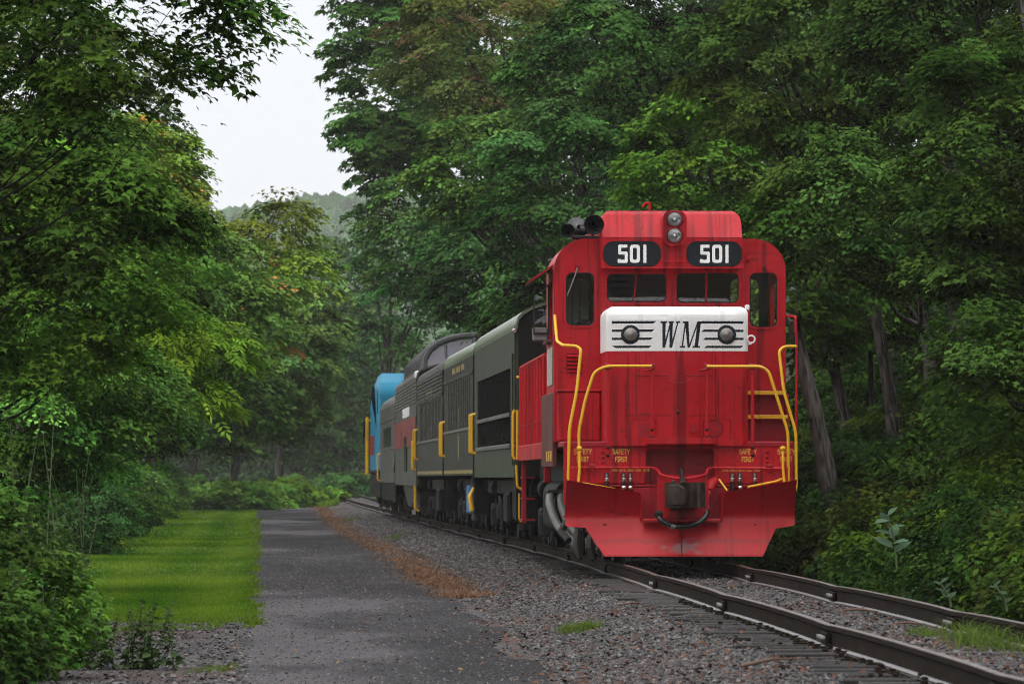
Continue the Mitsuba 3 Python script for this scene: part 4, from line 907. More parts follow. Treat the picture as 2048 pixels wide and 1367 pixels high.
def blades(name, label, p, r, h, w, c0, c1, lean=.35, mat_='blade', nseg=1, bend=.3, tone=None):
    n = len(p); a = r.random(n) * 2 * np.pi; d = np.stack([np.cos(a), np.sin(a), 0 * a], 1)
    lean_d = r.normal(size=(n, 3)) * [1, 1, 0] * lean
    up = unit(np.array([0, 0, 1.0]) + lean_d); hh = (h * (.55 + .7 * r.random(n)))[:, None]; ww = (w * (.7 + .6 * r.random(n)))[:, None]
    tip = p + up * hh + unit(lean_d + 1e-6) * hh * bend * (1 if nseg > 1 else .5) - np.array([0, 0, 1.0]) * hh * (.15 if nseg > 1 else 0)
    mid = p + up * hh * .6
    v = np.stack([p - d * ww / 2, p + d * ww / 2, mid + d * ww * .4, mid - d * ww * .4, tip], 1).reshape(-1, 3)
    f = (np.array([[0, 1, 2], [0, 2, 3], [3, 2, 4]])[None] + (np.arange(n) * 5)[:, None, None]).reshape(-1, 3)
    t = r.random((n, 1)) if tone is None else np.clip(tone[:, None] + .35 * (r.random((n, 1)) - .5), 0, 1)
    c = np.array(c0) * (1 - t) + np.array(c1) * t
    add(name, (v, f), mat_, False, label=label, kind='stuff', color=np.repeat(c, 5, 0))
r = np.random.default_rng(21)
y = 61.9 + 75 * r.random(110000) ** 1.9; u = r.random(len(y)); x = (lawn_l(y) - .3) * (1 - u) + (path_l(y) + .42 * (N(y * 0 + 5, y, .55, 4, 3) - .5) + .04) * u
ok = y > 61.2 + 2.2 * N(x, x * 0 + 5, .9, 4, 6) + .12 * (path_l(y) - x) + .5 * r.random(len(y)); x, y = x[ok], y[ok]
def mow_and_shade(x, y):                                         # mower passes, dry streaks, lush patches; cross bands paint undulation shade
    u = (path_l(y) - x); s = .5 + .5 * np.sin(u * 4.2 + .6 * np.sin(y * .05))
    return np.clip(.30 + .30 * (s - .5) + 1.3 * (N(x, y * .22, .55, 4, 12) - .44) + .09 * np.sin(y * .5 + 5 * N(x, y, .25, 3, 4)), 0, 1)
p = np.stack([x, y, ground(x, y) + .004], 1); p = p[in_view(p)]
gn = np.clip(N(p[:, 0], p[:, 1] * .35, .9, 3, 1)[:, None], 0, 1)
blades('lawn_grass', 'short mown grass blades of the verge left of the trail', p, r, .050, .011, (.050, .140, .009), (.21, .30, .030), tone=mow_and_shade(p[:, 0], p[:, 1]))
y = 130 + 250 * r.random(40000) ** 1.5; u = r.random(len(y)); x = (lawn_l(y) - .3) * (1 - u) + (path_l(y) - .02) * u
p = np.stack([x, y, ground(x, y) + .004], 1); p = p[in_view(p)]
y2 = 285 + 190 * r.random(16000); u = r.random(len(y2)); x2 = (path_r(y2) + .2) * (1 - u) + (track(y2) - 1.6) * u
p2 = np.stack([x2, y2, ground(x2, y2)], 1)
blades('far_verge_grass', 'rough green grass between the end of the trail and the far rails', p2, r, .30, .07, (.06, .13, .014), (.15, .24, .03), .5)
blades('far_lawn_grass', 'mown grass of the verge where it narrows far up the trail', p, r, .06, .04, (.046, .130, .009), (.20, .31, .024), tone=mow_and_shade(p[:, 0], p[:, 1]))
y = 56.5 + 8.0 * r.random(9000); x = lawn_l(y) + (path_l(y) + .12 - lawn_l(y)) * r.random(len(y))
ok = N(x, y * .5, 1.3, 4, 15) > .47 + .028 * np.clip(62.5 - y, 0, 9); x, y = x[ok], y[ok]
p = np.stack([x, y, ground(x, y) + .01], 1); p = p[in_view(p)]
blades('edge_grass', 'ragged grass creeping from the mown verge onto the gravel', p, r, .075, .010, (.05, .12, .012), (.18, .26, .03), .6)
y = 60 + 160 * r.random(9000) ** 1.8; x = path_l(y) + .02 + np.abs(r.normal(size=len(y))) * .08
ok = N(x, y, 1.1, 4, 17) > .50; x, y = x[ok], y[ok]
p = np.stack([x, y, ground(x, y) + .01], 1)
blades('trail_edge_grass', 'grass tufts straying over the left edge of the trail', p, r, .07, .012, (.05, .12, .012), (.18, .26, .03), .6)
# dry russet weeds along the right margin of the trail
y = 73 + 250 * r.random(26000) ** 1.5
wv = .5 + .5 * np.sin(y * .21 + 1) * np.cos(y * .083)
x = path_r(y) + .08 + r.normal(size=len(y)) * (.17 + .10 * wv) + .12
ok = .5 * N(x, y, .30, 4, 9) + .5 * N(x, y * .5, 1.6, 3, 8) > .47 + .06 * r.normal(size=len(y))
p = np.stack([x, y, ground(x, y) + .004], 1)[ok]; p = p[in_view(p)]
blades('dry_weeds', 'russet dry weeds along the right margin of the trail', p, r, .11, .009, (.105, .048, .026), (.25, .145, .085), .8, 'dry', 2, .5)
def tuft_points(r, cx, cy, rx, ry, n):
    q = r.normal(size=(n, 2)); x = cx + q[:, 0] * rx; y = cy + q[:, 1] * ry
    return np.stack([x, y, ground(x, y) + .004], 1)
def at(px, py, h=0.0):                                # ground point under a photograph pixel (for laying out)
    zz = 60.0
    for _ in range(40):
        x = (px - HX) * zz / F; zz = F * (EYE - (float(ground(x, zz)) + h)) / (py - HY)
    return (px - HX) * zz / F, zz
for k, (px, py, rx, ry, n, h, lab) in enumerate(((1160, 1260, .10, .35, 500, .10, 'bright green weed tuft in the crushed stone beside the ties'), (700, 1040, .14, 1.6, 400, .10, 'small green weed patch between trail and far rails'), (1975, 1290, .16, 1.2, 420, .22, 'tall grass tuft between the rails at lower right'), (430, 1340, .11, .25, 260, .05, 'small green grass patch on the gravel in the left foreground'), (1850, 1272, .08, .5, 150, .10, 'little weed clump between the rails beside a rail joint'), (1190, 1102, .06, .8, 120, .08, 'pale weed sprig by the left rail below the plow'), (790, 1075, .14, 3.0, 300, .10, 'thin weed patch in the ballast beside the grey car'))):
    cx_, cy_ = at(px, py); r2 = np.random.default_rng(60 + k)
    blades('weed_tuft', lab, tuft_points(r2, cx_, cy_, rx, ry, n), r2, h, .010, (.06, .11, .02), (.14, .20, .04), .55, 'blade', 2, .6)
    key = list(scene)[-1]; pass
# fallen leaves and twigs
LEAF4 = (np.array([[0, 0, 0], [.34, .42, .06], [0, 1, -.05], [-.34, .42, .06], [0, .45, -.04]]), np.array([[0, 1, 4], [1, 2, 4], [2, 3, 4], [3, 0, 4]]))
y = 36 + 60 * r.random(4200) ** 1.4; u = r.random(len(y)); x = (path_r(y) - .2) * (1 - u) + (track(y) + 1.4) * u
ok = (np.abs(np.abs(x - track(y)) - .7545) > .12) & (N(x, y, .5, 3, 4) > .43); x, y = x[ok], y[ok]
p = np.stack([x, y, ground(x, y) + .03], 1)
t = r.random((len(p), 1)); col = np.array([.045, .018, .012]) * (1 - t) + np.array([.13, .062, .038]) * t
v, f, c = scatter(p, np.tile([0, 0, 1.0], (len(p), 1)) + r.normal(size=(len(p), 3)) * .35, .035 + .035 * r.random(len(p)), *LEAF4, r, col)
add('fallen_leaves', (v, f), 'dry', False, label='brown fallen leaves scattered on the crushed stone', kind='stuff', color=c)
y = 38 + 40 * r.random(150); x = path_l(y) * .5 + path_r(y) * .5 + r.normal(size=150) * .9
p = np.stack([x, y, ground(x, y) + .016], 1)
t = r.random((150, 1)); col = np.array([.30, .17, .06]) * (1 - t) + np.array([.16, .06, .03]) * t
v, f, c = scatter(p, np.tile([0, 0, 1.0], (150, 1)) + r.normal(size=(150, 3)) * .3, .035 + .02 * r.random(150), *LEAF4, r, col)
add('trail_leaves', (v, f), 'dry', False, label='few tan fallen leaves on the gravel trail', kind='stuff', color=c)
mat('twig_bark', dusty((0.09, 0.045, 0.03), (0.16, 0.09, 0.06), 20, 20), 0.7)
for k, (px, py, lx, ly) in enumerate(((1480, 1340, .5, .9), (1690, 1225, .3, -.3), (1790, 1253, .25, -.2), (1240, 1215, .25, .4))):
    x0, y0 = at(px, py); g = lambda x, y: float(ground(x, y)) + .035
    add('fallen_stick', tube([(x0, y0, g(x0, y0)), (x0 + lx * .5, y0 + ly * .5 + .05, g(x0 + lx * .5, y0 + ly * .5) + .01), (x0 + lx, y0 + ly, g(x0 + lx, y0 + ly))], [.014, .011, .006], 6), 'twig_bark', 40,
        label=('reddish stick lying on the stones at the bottom edge', 'pale stick between the rails beside the bank', 'tan broken stick between the rails, nearest the viewer', 'thin twig on the stones left of the nearest ties')[k], cat='stick', group='fallen sticks on the ballast')

# ------------------------------------------------------------------ trees and bushes
MAPLE = (np.array([[0, 0, .03], [.56, .36, -.07], [.20, .50, .03], [0, 1, -.10], [-.20, .50, .03], [-.56, .36, -.07]]), np.array([[0, 1, 2], [0, 2, 3], [0, 3, 4], [0, 4, 5]]))
KITE = (np.array([[0, 0, 0], [.36, .45, .09], [0, 1, -.08], [-.36, .45, .09]]), np.array([[0, 1, 2], [0, 2, 3]]))
def frond():
    v, f = [], []
    for k in range(3):
        y = .15 + k * .26
        for s in (-1, 1):
            b = len(v); a = np.array([0, y, -.10 * (y ** 2)]); d = np.array([s * .40, .20, -.10]); w = np.array([-s * .035, .085, .0])
            v += [a, a + d * .5 - w + [0, 0, .02], a + d, a + d * .5 + w + [0, 0, .02]]; f += [[b, b + 1, b + 2], [b, b + 2, b + 3]]
    b = len(v); v += [np.array([0, .75, -.08]), np.array([.11, 1.0, -.12]), np.array([0, 1.32, -.26]), np.array([-.11, 1.0, -.12])]; f += [[b, b + 1, b + 2], [b, b + 2, b + 3]]
    return np.array(v), np.array(f)
FROND = frond()
TRI = (np.vstack([np.array([[0, 0, 0], [.30 * c - .42 * s_, .30 * s_ + .42 * c, .05], [-s_, c, -.16], [-.30 * c - .42 * s_, -.30 * s_ + .42 * c, .05]]) for c, s_ in ((math.cos(a), math.sin(a)) for a in (-.85, 0, .85))]), np.array([[0, 1, 2], [0, 2, 3], [4, 5, 6], [4, 6, 7], [8, 9, 10], [8, 10, 11]]))
mat('bark', proc(lambda p, n, uv: mix((0.022, 0.019, 0.017), (0.105, 0.096, 0.088), smoothstep(.25, .75, noise((p.x + p.y * .6) * 46, p.z * 5.0, 3.0) * .6 + .4 * fbm(p.x * 6, p.y * 6, p.z * 2.5, 3)))), 0.85, 0, 0.2, bump=proc(lambda p, n, uv: noise((p.x + p.y) * 26, p.z * 5, 1.0), eps=.004), bscale=.035)
mat('bark_dark', dusty((0.010, 0.009, 0.008), (0.024, 0.021, 0.018), 9, 3), 0.85, 0, 0.2)

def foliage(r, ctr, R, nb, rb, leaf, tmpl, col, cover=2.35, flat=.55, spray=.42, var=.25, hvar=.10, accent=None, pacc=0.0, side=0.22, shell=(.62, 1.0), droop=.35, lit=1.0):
    """Leaves in sprays on boughs spread over an ellipsoid; returns vertices, faces, colours and the bough centres."""
    i = np.arange(nb) + .5; ph = np.arccos(1 - 2 * i / nb); th = np.pi * (1 + 5 ** .5) * i
    d = np.stack([np.cos(th) * np.sin(ph), np.sin(th) * np.sin(ph), np.cos(ph)], 1)
    d = unit(d + r.normal(size=d.shape) * .22)
    k = shell[0] + (shell[1] - shell[0]) * r.random((nb, 1)) ** .7
    bc = ctr + d * k * R
    thin = np.where((d[:, 1] > .35), side, 1.0)        # the back of a crown carries fewer leaves
    seen = in_view(bc, 260, 260); thin = np.where(seen, thin, .22 * thin)
    brs = rb * (.65 + .7 * r.random(nb))
    bcol = (1 + var * r.normal(size=(nb, 1))) * (1 + hvar * r.normal(size=(nb, 3)) * [1.0, .5, 1])
    P, Nn, S, C, W = [], [], [], [], []
    for b in range(nb):
        sz = leaf * (1 if seen[b] else 2.0)
        n = int(thin[b] * cover * 2.6 * brs[b] ** 2 / (sz * sz * .42)) + 3
        ns = max(4, int(1.7 * (brs[b] / (spray * .8)) ** 2))
        q = unit(r.normal(size=(ns, 3)) + d[b] * .7 + [0, 0, .25])
        sc = bc[b] + q * brs[b] * (.55 + .45 * r.random((ns, 1))) * [1, 1, flat]
        w = r.integers(0, ns, n)
        rad = spray * np.sqrt(r.random((n, 1))) * (.6 + .7 * r.random((ns, 1))[w]); a = r.random((n, 1)) * 2 * np.pi
        off = np.concatenate([np.cos(a) * rad, np.sin(a) * rad, -droop * rad ** 2 / spray + r.normal(size=(n, 1)) * .05], 1)
        # each spray is a tilted disc falling away outwards
        tilt = unit(q * [1, 1, .3])[w]
        off[:, 2] -= (off[:, :2] * tilt[:, :2]).sum(1) * droop
        P.append(sc[w] + off)
        Nn.append(np.array([0, 0, 1.0]) + tilt * .50 + r.normal(size=(n, 3)) * .27)
        S.append(sz * (.55 + .9 * r.random(n)))
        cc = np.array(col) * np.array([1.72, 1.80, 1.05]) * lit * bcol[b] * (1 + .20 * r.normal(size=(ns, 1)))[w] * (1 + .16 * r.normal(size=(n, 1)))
        if accent is not None:
            hot = (r.random(ns) < pacc)[w][:, None] & (r.random((n, 1)) < .75); cc = np.where(hot, np.array(accent) * (1 + .2 * r.normal(size=(n, 1))), cc)
        C.append(cc); W.append(tilt + [0, 0, -.6])
    P = np.vstack(P); S = np.concatenate(S); C = np.clip(np.vstack(C), .004, .6)
    v, f, c = scatter(P, np.vstack(Nn), S, *tmpl, r, C, np.vstack(W))
    return v, f, c, bc, d

def gnarled(line, rad, r, sides=18, n=60):
    t = np.linspace(0, 1, n); k = np.linspace(0, 1, len(line))
    L = np.stack([np.interp(t, k, line[:, i]) for i in range(3)], 1); R = np.interp(t, np.linspace(0, 1, len(rad)), rad)
    m = tube(L, R, sides); v = m.vertices[:n * sides].reshape(n, sides, 3); a = np.arange(sides) * 2 * np.pi / sides
    q = np.stack([np.cos(a)[None] * 2.2 + 0 * t[:, None], np.sin(a)[None] * 2.2 + 0 * t[:, None], (t * 14)[:, None] + 0 * a[None] + 9 * r.random()], -1)
    rel = 1 + .22 * (meshkit.fbm(q, 3, int(r.integers(99))) - .5) + .10 * np.cos(a * 9 + 3 * np.sin(t * 9)[:, None]) * .6
    flare = 1 + .8 * np.exp(-t * 22)[:, None] * (.6 + .4 * np.cos(a * 4 + 1)[None])
    c = L[:, None]; m.vertices[:n * sides] = (c + (v - c) * (rel * flare)[..., None]).reshape(-1, 3)
    return m

def trunk_mesh(r, base, top, r0, bc, nl=14, rl=.045, wob=.25):
    base, top = np.array(base, float), np.array(top, float)
    t = np.linspace(0, 1, 9)[:, None]
    line = base * (1 - t) + top * t + np.cumsum(r.normal(size=(9, 3)) * [wob, wob, 0], 0) * .22 * np.sin(t * np.pi * .5)
    rad = r0 * (1 - .85 * t[:, 0]) ; rad[0] *= 1.35
    ms = [gnarled(line, rad, r)]
    for j in (r.permutation(len(bc))[:nl] if len(bc) else []):
        e = bc[j]; k = int(np.clip(2 + 6 * (e[2] - base[2]) / max(top[2] - base[2], 1) * .6, 2, 8)); s0 = line[k]
        m1 = s0 * .5 + e * .5 + [0, 0, -.12 * np.linalg.norm(e - s0)] + r.normal(size=3) * .12
        ms.append(tube(fillet([s0, m1, e], 1.5, 5), np.linspace(min(rl * 2.0, rad[k]), rl * .35, len(fillet([s0, m1, e], 1.5, 5))), 6, cap=False))
    return trimesh.util.concatenate(ms)

NT = [0]
def tree(name, label, px, py, z, rx, ry, col, leaf=None, kind='maple', base=None, r0=None, rb=None, dens=1.0, bark='bark', cat='tree', group=None, ky=.8, tilt=None, limb=None, **kw):
    """px, py, rx, ry lay a crown out as it stands in the photograph at the distance z (metres)."""
    NT[0] += 1; r = np.random.default_rng(1000 + NT[0])
    s = F / z; ctr = np.array([(px - HX) / s, z, EYE + (HY - py) / s]); R = np.array([rx / s, max(rx, ry * .6) / s * ky, ry / s])
    leaf = leaf or float(np.clip(.078 + .0008 * (z - 70), .078, .30))
    tm_ = {'maple': MAPLE if z < 76 else KITE, 'kite': KITE, 'frond': FROND, 'tri': TRI}[kind]
    if kind == 'tri': leaf *= 1.75
    if kind == 'frond': leaf *= 2.9
    rb = rb or float(np.clip(.30 * math.sqrt(R[0] * R[2]), .55, 2.2))
    R = np.maximum(R - .55 * rb, .45 * R)
    nb = int(np.clip(dens * 3.3 * (R[0] * R[2] + R[1] * R[2] + R[0] * R[1]) / (rb * rb), 10, 260))
    v, f, c, bc, d = foliage(r, ctr, R, nb, rb, leaf, tm_, col, spray=float(np.clip(rb * .52, .3, 1.0)), **kw)
    t = thing(name, label, cat, group)
    if base is None: bx, by = ctr[0] + r.normal() * .4, z + R[1] * .2
    else: bx, by = base
    tp = ctr + [0, R[1] * .15, R[2] * .15]
    if tilt is not None: tp = np.array(tilt, float)
    part(t, 'trunk', trunk_mesh(r, (bx, by, float(ground(bx, by)) - .2), tp, r0 or .018 * (tp[2] + 2), bc, int(min(26 if z < 190 else 7, nb // 3)), limb or .022 + .0002 * z), bark, True)
    part(t, 'crown', (v, f), 'leaf', False, color=c)
    return t

def bush(name, label, x, y, rx, h, col, leaf=.06, tmpl=MAPLE, dens=1.0, cat='bush', group=None, stems=0, spray=.22, cover=2.4, **kw):
    NT[0] += 1; r = np.random.default_rng(1000 + NT[0])
    g = float(ground(x, y)); ctr = np.array([x, y, g + h * .45]); R = np.array([rx, rx, h * .58])
    rb = max(.16, .42 * math.sqrt(rx * h * .6)); nb = int(np.clip(dens * 4.0 * (2 * rx * h * .6 + rx * rx) / (rb * rb), 8, 120))
    v, f, c, bc, d = foliage(r, ctr, R, nb, rb, leaf, tmpl, col, cover=cover, spray=min(spray, rb * .7), flat=.8, **kw)
    v[:, 2] = np.maximum(v[:, 2], g - .25)
    t = thing(name, label, cat, group)
    ms = []
    for j in r.permutation(len(bc))[:max(6, stems)]:
        b0 = np.array([x + r.normal() * rx * .25, y + r.normal() * rx * .25, g - .1]); e = bc[j]
        ms.append(tube([b0, b0 * .5 + e * .5 + r.normal(size=3) * .06, e], [.014, .010, .004], 5, cap=False))
    part(t, 'stems', trimesh.util.concatenate(ms), 'bark_dark', True)
    part(t, 'foliage', (v, f), 'leaf', False, color=c)
    return t
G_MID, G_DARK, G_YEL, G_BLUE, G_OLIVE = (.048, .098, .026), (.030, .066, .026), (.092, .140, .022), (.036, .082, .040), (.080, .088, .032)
# left of the trail, near to far
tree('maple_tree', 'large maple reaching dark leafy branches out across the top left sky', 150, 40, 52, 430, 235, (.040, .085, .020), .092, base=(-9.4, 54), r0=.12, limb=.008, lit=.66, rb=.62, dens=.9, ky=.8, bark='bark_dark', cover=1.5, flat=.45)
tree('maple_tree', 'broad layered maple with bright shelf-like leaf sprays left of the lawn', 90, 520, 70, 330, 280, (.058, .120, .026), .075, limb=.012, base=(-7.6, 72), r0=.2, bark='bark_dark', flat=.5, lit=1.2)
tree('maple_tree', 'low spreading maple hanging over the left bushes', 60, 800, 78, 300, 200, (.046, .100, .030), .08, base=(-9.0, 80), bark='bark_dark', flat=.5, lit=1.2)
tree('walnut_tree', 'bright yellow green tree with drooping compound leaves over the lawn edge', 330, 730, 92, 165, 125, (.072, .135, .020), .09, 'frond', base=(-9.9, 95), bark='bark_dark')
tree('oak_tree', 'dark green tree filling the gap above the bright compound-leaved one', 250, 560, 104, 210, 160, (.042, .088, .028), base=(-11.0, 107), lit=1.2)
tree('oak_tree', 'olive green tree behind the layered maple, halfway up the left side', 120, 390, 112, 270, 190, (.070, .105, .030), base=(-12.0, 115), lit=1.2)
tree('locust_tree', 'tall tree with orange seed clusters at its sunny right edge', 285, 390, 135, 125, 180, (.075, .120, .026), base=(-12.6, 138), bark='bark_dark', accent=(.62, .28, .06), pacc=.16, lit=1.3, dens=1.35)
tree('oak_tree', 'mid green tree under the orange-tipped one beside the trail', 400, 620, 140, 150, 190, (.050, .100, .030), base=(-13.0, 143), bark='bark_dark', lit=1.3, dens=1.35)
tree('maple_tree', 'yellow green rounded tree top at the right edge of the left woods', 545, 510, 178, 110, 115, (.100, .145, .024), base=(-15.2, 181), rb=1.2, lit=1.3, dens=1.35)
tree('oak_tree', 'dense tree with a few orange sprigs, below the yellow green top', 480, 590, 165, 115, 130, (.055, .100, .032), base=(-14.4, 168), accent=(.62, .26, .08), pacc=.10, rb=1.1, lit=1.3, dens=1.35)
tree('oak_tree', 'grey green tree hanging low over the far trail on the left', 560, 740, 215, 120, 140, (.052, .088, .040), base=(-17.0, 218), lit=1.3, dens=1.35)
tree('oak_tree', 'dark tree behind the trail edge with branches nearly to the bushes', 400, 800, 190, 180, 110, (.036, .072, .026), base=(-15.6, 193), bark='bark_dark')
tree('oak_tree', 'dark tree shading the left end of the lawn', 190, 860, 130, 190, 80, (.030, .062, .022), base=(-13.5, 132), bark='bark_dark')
tree('tulip_tree', 'tall tree forming the second rank behind the left maples', 60, 230, 150, 330, 260, (.062, .100, .032), base=(-17, 152))
tree('oak_tree', 'tree far up the trail on the left with hazy green crown', 610, 610, 250, 90, 150, (.060, .105, .040), base=(-18.4, 253), lit=1.3, dens=1.35)
tree('slender_tree', 'thin half bare tree top against the hazy hill', 560, 420, 210, 40, 60, (.09, .105, .06), .18, base=(-17.5, 212), dens=.4, cover=.5)
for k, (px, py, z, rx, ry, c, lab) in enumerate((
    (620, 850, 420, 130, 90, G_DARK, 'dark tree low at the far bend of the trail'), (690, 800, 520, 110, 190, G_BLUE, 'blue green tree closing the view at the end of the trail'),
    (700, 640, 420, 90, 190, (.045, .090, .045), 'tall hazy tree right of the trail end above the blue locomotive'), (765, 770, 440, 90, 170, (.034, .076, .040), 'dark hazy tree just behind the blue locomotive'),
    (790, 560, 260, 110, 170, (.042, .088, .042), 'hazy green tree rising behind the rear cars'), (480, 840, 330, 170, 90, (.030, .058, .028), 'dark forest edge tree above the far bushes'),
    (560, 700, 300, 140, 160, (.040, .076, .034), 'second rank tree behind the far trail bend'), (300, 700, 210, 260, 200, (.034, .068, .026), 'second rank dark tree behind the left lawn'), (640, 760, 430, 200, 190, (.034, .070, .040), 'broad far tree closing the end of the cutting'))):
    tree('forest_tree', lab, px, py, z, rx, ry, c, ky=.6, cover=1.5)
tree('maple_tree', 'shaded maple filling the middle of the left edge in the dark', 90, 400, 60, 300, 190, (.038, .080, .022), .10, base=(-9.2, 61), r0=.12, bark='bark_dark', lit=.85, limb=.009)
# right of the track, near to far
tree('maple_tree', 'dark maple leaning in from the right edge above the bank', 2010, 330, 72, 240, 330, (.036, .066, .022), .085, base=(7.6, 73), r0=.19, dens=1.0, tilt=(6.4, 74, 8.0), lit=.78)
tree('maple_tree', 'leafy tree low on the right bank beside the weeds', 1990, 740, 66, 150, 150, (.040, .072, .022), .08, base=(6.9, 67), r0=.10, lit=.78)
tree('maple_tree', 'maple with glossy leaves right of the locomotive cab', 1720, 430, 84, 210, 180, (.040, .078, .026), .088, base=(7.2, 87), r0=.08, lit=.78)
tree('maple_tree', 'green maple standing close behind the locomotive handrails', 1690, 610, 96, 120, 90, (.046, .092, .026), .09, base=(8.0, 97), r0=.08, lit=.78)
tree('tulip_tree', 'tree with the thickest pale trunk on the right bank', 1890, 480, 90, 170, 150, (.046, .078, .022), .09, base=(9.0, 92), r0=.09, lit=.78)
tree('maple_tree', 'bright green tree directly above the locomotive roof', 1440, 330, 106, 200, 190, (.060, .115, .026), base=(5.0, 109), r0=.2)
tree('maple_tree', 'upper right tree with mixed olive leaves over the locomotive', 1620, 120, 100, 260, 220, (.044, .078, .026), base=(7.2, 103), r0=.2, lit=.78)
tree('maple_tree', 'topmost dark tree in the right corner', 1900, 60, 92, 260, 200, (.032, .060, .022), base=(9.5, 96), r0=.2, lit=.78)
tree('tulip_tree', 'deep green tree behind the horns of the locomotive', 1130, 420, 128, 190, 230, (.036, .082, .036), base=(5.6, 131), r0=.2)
tree('oak_tree', 'dark green tree over the olive coaches', 1010, 530, 156, 170, 190, (.032, .074, .034), base=(3.6, 153), r0=.22)
tree('maple_tree', 'lighter green tree above the coaches beside the dark one', 950, 330, 146, 130, 130, (.058, .108, .036), base=(3.4, 150), r0=.2)
tree('locust_tree', 'tall tree with russet olive crown at the top centre', 930, 110, 170, 190, 150, (.062, .080, .034), base=(3.2, 173), r0=.3, accent=(.13, .085, .04), pacc=.10, rb=1.3, flat=.75)
tree('walnut_tree', 'tall tree with long compound leaves overhanging the sky gap', 800, 120, 205, 140, 290, (.046, .105, .036), .12, 'tri', base=(1.6, 208), r0=.3, rb=1.1, dens=1.3, flat=.85)
tree('oak_tree', 'lower crown under the compound-leaved tree above the dome car', 830, 470, 200, 130, 140, (.048, .098, .038), base=(1.8, 204), r0=.3)
tree('oak_tree', 'upper dark tree between the russet crown and the right corner', 1240, 130, 130, 220, 190, (.036, .078, .032), base=(7.5, 134), r0=.25)
for k, (px, py, z, rx, ry, c, lab) in enumerate((
    (880, 690, 330, 150, 130, (.036, .080, .036), 'tree low behind the dome and olive cars'), (1080, 640, 140, 150, 140, (.030, .066, .028), 'dark understorey tree behind the open air coach'),
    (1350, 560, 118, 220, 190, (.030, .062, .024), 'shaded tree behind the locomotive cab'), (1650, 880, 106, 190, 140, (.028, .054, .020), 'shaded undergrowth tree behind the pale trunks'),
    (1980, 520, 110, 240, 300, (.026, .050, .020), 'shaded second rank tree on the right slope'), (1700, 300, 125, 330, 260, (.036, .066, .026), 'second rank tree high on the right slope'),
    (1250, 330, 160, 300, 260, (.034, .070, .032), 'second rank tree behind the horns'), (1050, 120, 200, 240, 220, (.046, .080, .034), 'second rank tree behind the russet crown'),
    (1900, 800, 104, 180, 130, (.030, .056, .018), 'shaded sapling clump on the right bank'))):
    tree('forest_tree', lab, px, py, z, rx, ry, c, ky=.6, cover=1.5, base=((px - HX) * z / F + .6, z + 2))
# the deeper woods: canopies that keep the forest floor dark and close the view between the nearer crowns
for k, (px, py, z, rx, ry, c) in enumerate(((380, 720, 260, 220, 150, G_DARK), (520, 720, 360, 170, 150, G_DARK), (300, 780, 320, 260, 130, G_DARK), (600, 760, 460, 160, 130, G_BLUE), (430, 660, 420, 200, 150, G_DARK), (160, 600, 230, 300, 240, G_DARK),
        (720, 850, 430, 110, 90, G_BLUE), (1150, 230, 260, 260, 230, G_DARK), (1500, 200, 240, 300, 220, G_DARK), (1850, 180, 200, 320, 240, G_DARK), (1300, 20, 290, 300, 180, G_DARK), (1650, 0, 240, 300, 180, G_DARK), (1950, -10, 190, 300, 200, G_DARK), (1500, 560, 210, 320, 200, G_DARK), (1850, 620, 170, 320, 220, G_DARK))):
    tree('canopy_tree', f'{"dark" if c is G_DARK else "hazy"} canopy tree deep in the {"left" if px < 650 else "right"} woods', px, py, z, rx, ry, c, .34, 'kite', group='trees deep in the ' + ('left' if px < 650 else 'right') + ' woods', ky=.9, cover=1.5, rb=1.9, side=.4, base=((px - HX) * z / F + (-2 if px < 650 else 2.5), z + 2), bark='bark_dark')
# bare trunks seen under the canopy on the right bank
def bare_trunk(label, pts, r0, z):
    NT[0] += 1; r = np.random.default_rng(1000 + NT[0]); s = F / z
    line = np.array([((px - HX) / s, z + k * .2, EYE + (HY - py) / s) for k, (px, py) in enumerate(pts)])
    line[0, 2] = min(line[0, 2], float(ground(line[0, 0], z))) - .15
    line = fillet(line, 2.0, 6)
    t = thing('leaning_tree', label, 'tree', 'pale leaning trunks on the right bank')
    m = gnarled(line, np.linspace(r0 * .92, r0 * .66, len(line)), r)
    part(t, 'trunk', m, 'bark', True)
    e = line[-1]; tips = e + r.normal(size=(5, 3)) * [.9, .5, .4] + [0, 0, .9]
    part(t, 'branch', trimesh.util.concatenate([tube([e - [0, 0, .1], (e + q) / 2 + [0, 0, .1], q], [r0 * .32, r0 * .2, .012], 7) for q in tips]), 'bark', True)
    v, f, c, bc, d = foliage(r, e + [0, .4, 1.0], np.array([1.0, .7, .7]), 14, .5, .12, MAPLE, (.04, .08, .024))
    part(t, 'crown', (v, f), 'leaf', False, color=c)
bare_trunk('leaning grey trunk close to the locomotive handrails, foot in the weeds', [(1672, 1005), (1645, 880), (1612, 740), (1590, 640)], .15, 88)
bare_trunk('dark slanting trunk second from the locomotive', [(1716, 930), (1690, 830), (1672, 740)], .14, 96)
bare_trunk('thin pale upright trunk between two leaning ones', [(1748, 950), (1746, 830), (1744, 700)], .065, 97)
bare_trunk('tall pale trunk leaning left in the middle of the bank', [(1800, 900), (1782, 790), (1765, 680), (1745, 560)], .125, 91)
bare_trunk('pale trunk furthest right of the low row', [(1868, 800), (1862, 720), (1852, 640), (1850, 590)], .125, 94)
bare_trunk('dark trunk high up among the leaves at right', [(1925, 400), (1905, 350), (1890, 290)], .17, 96)
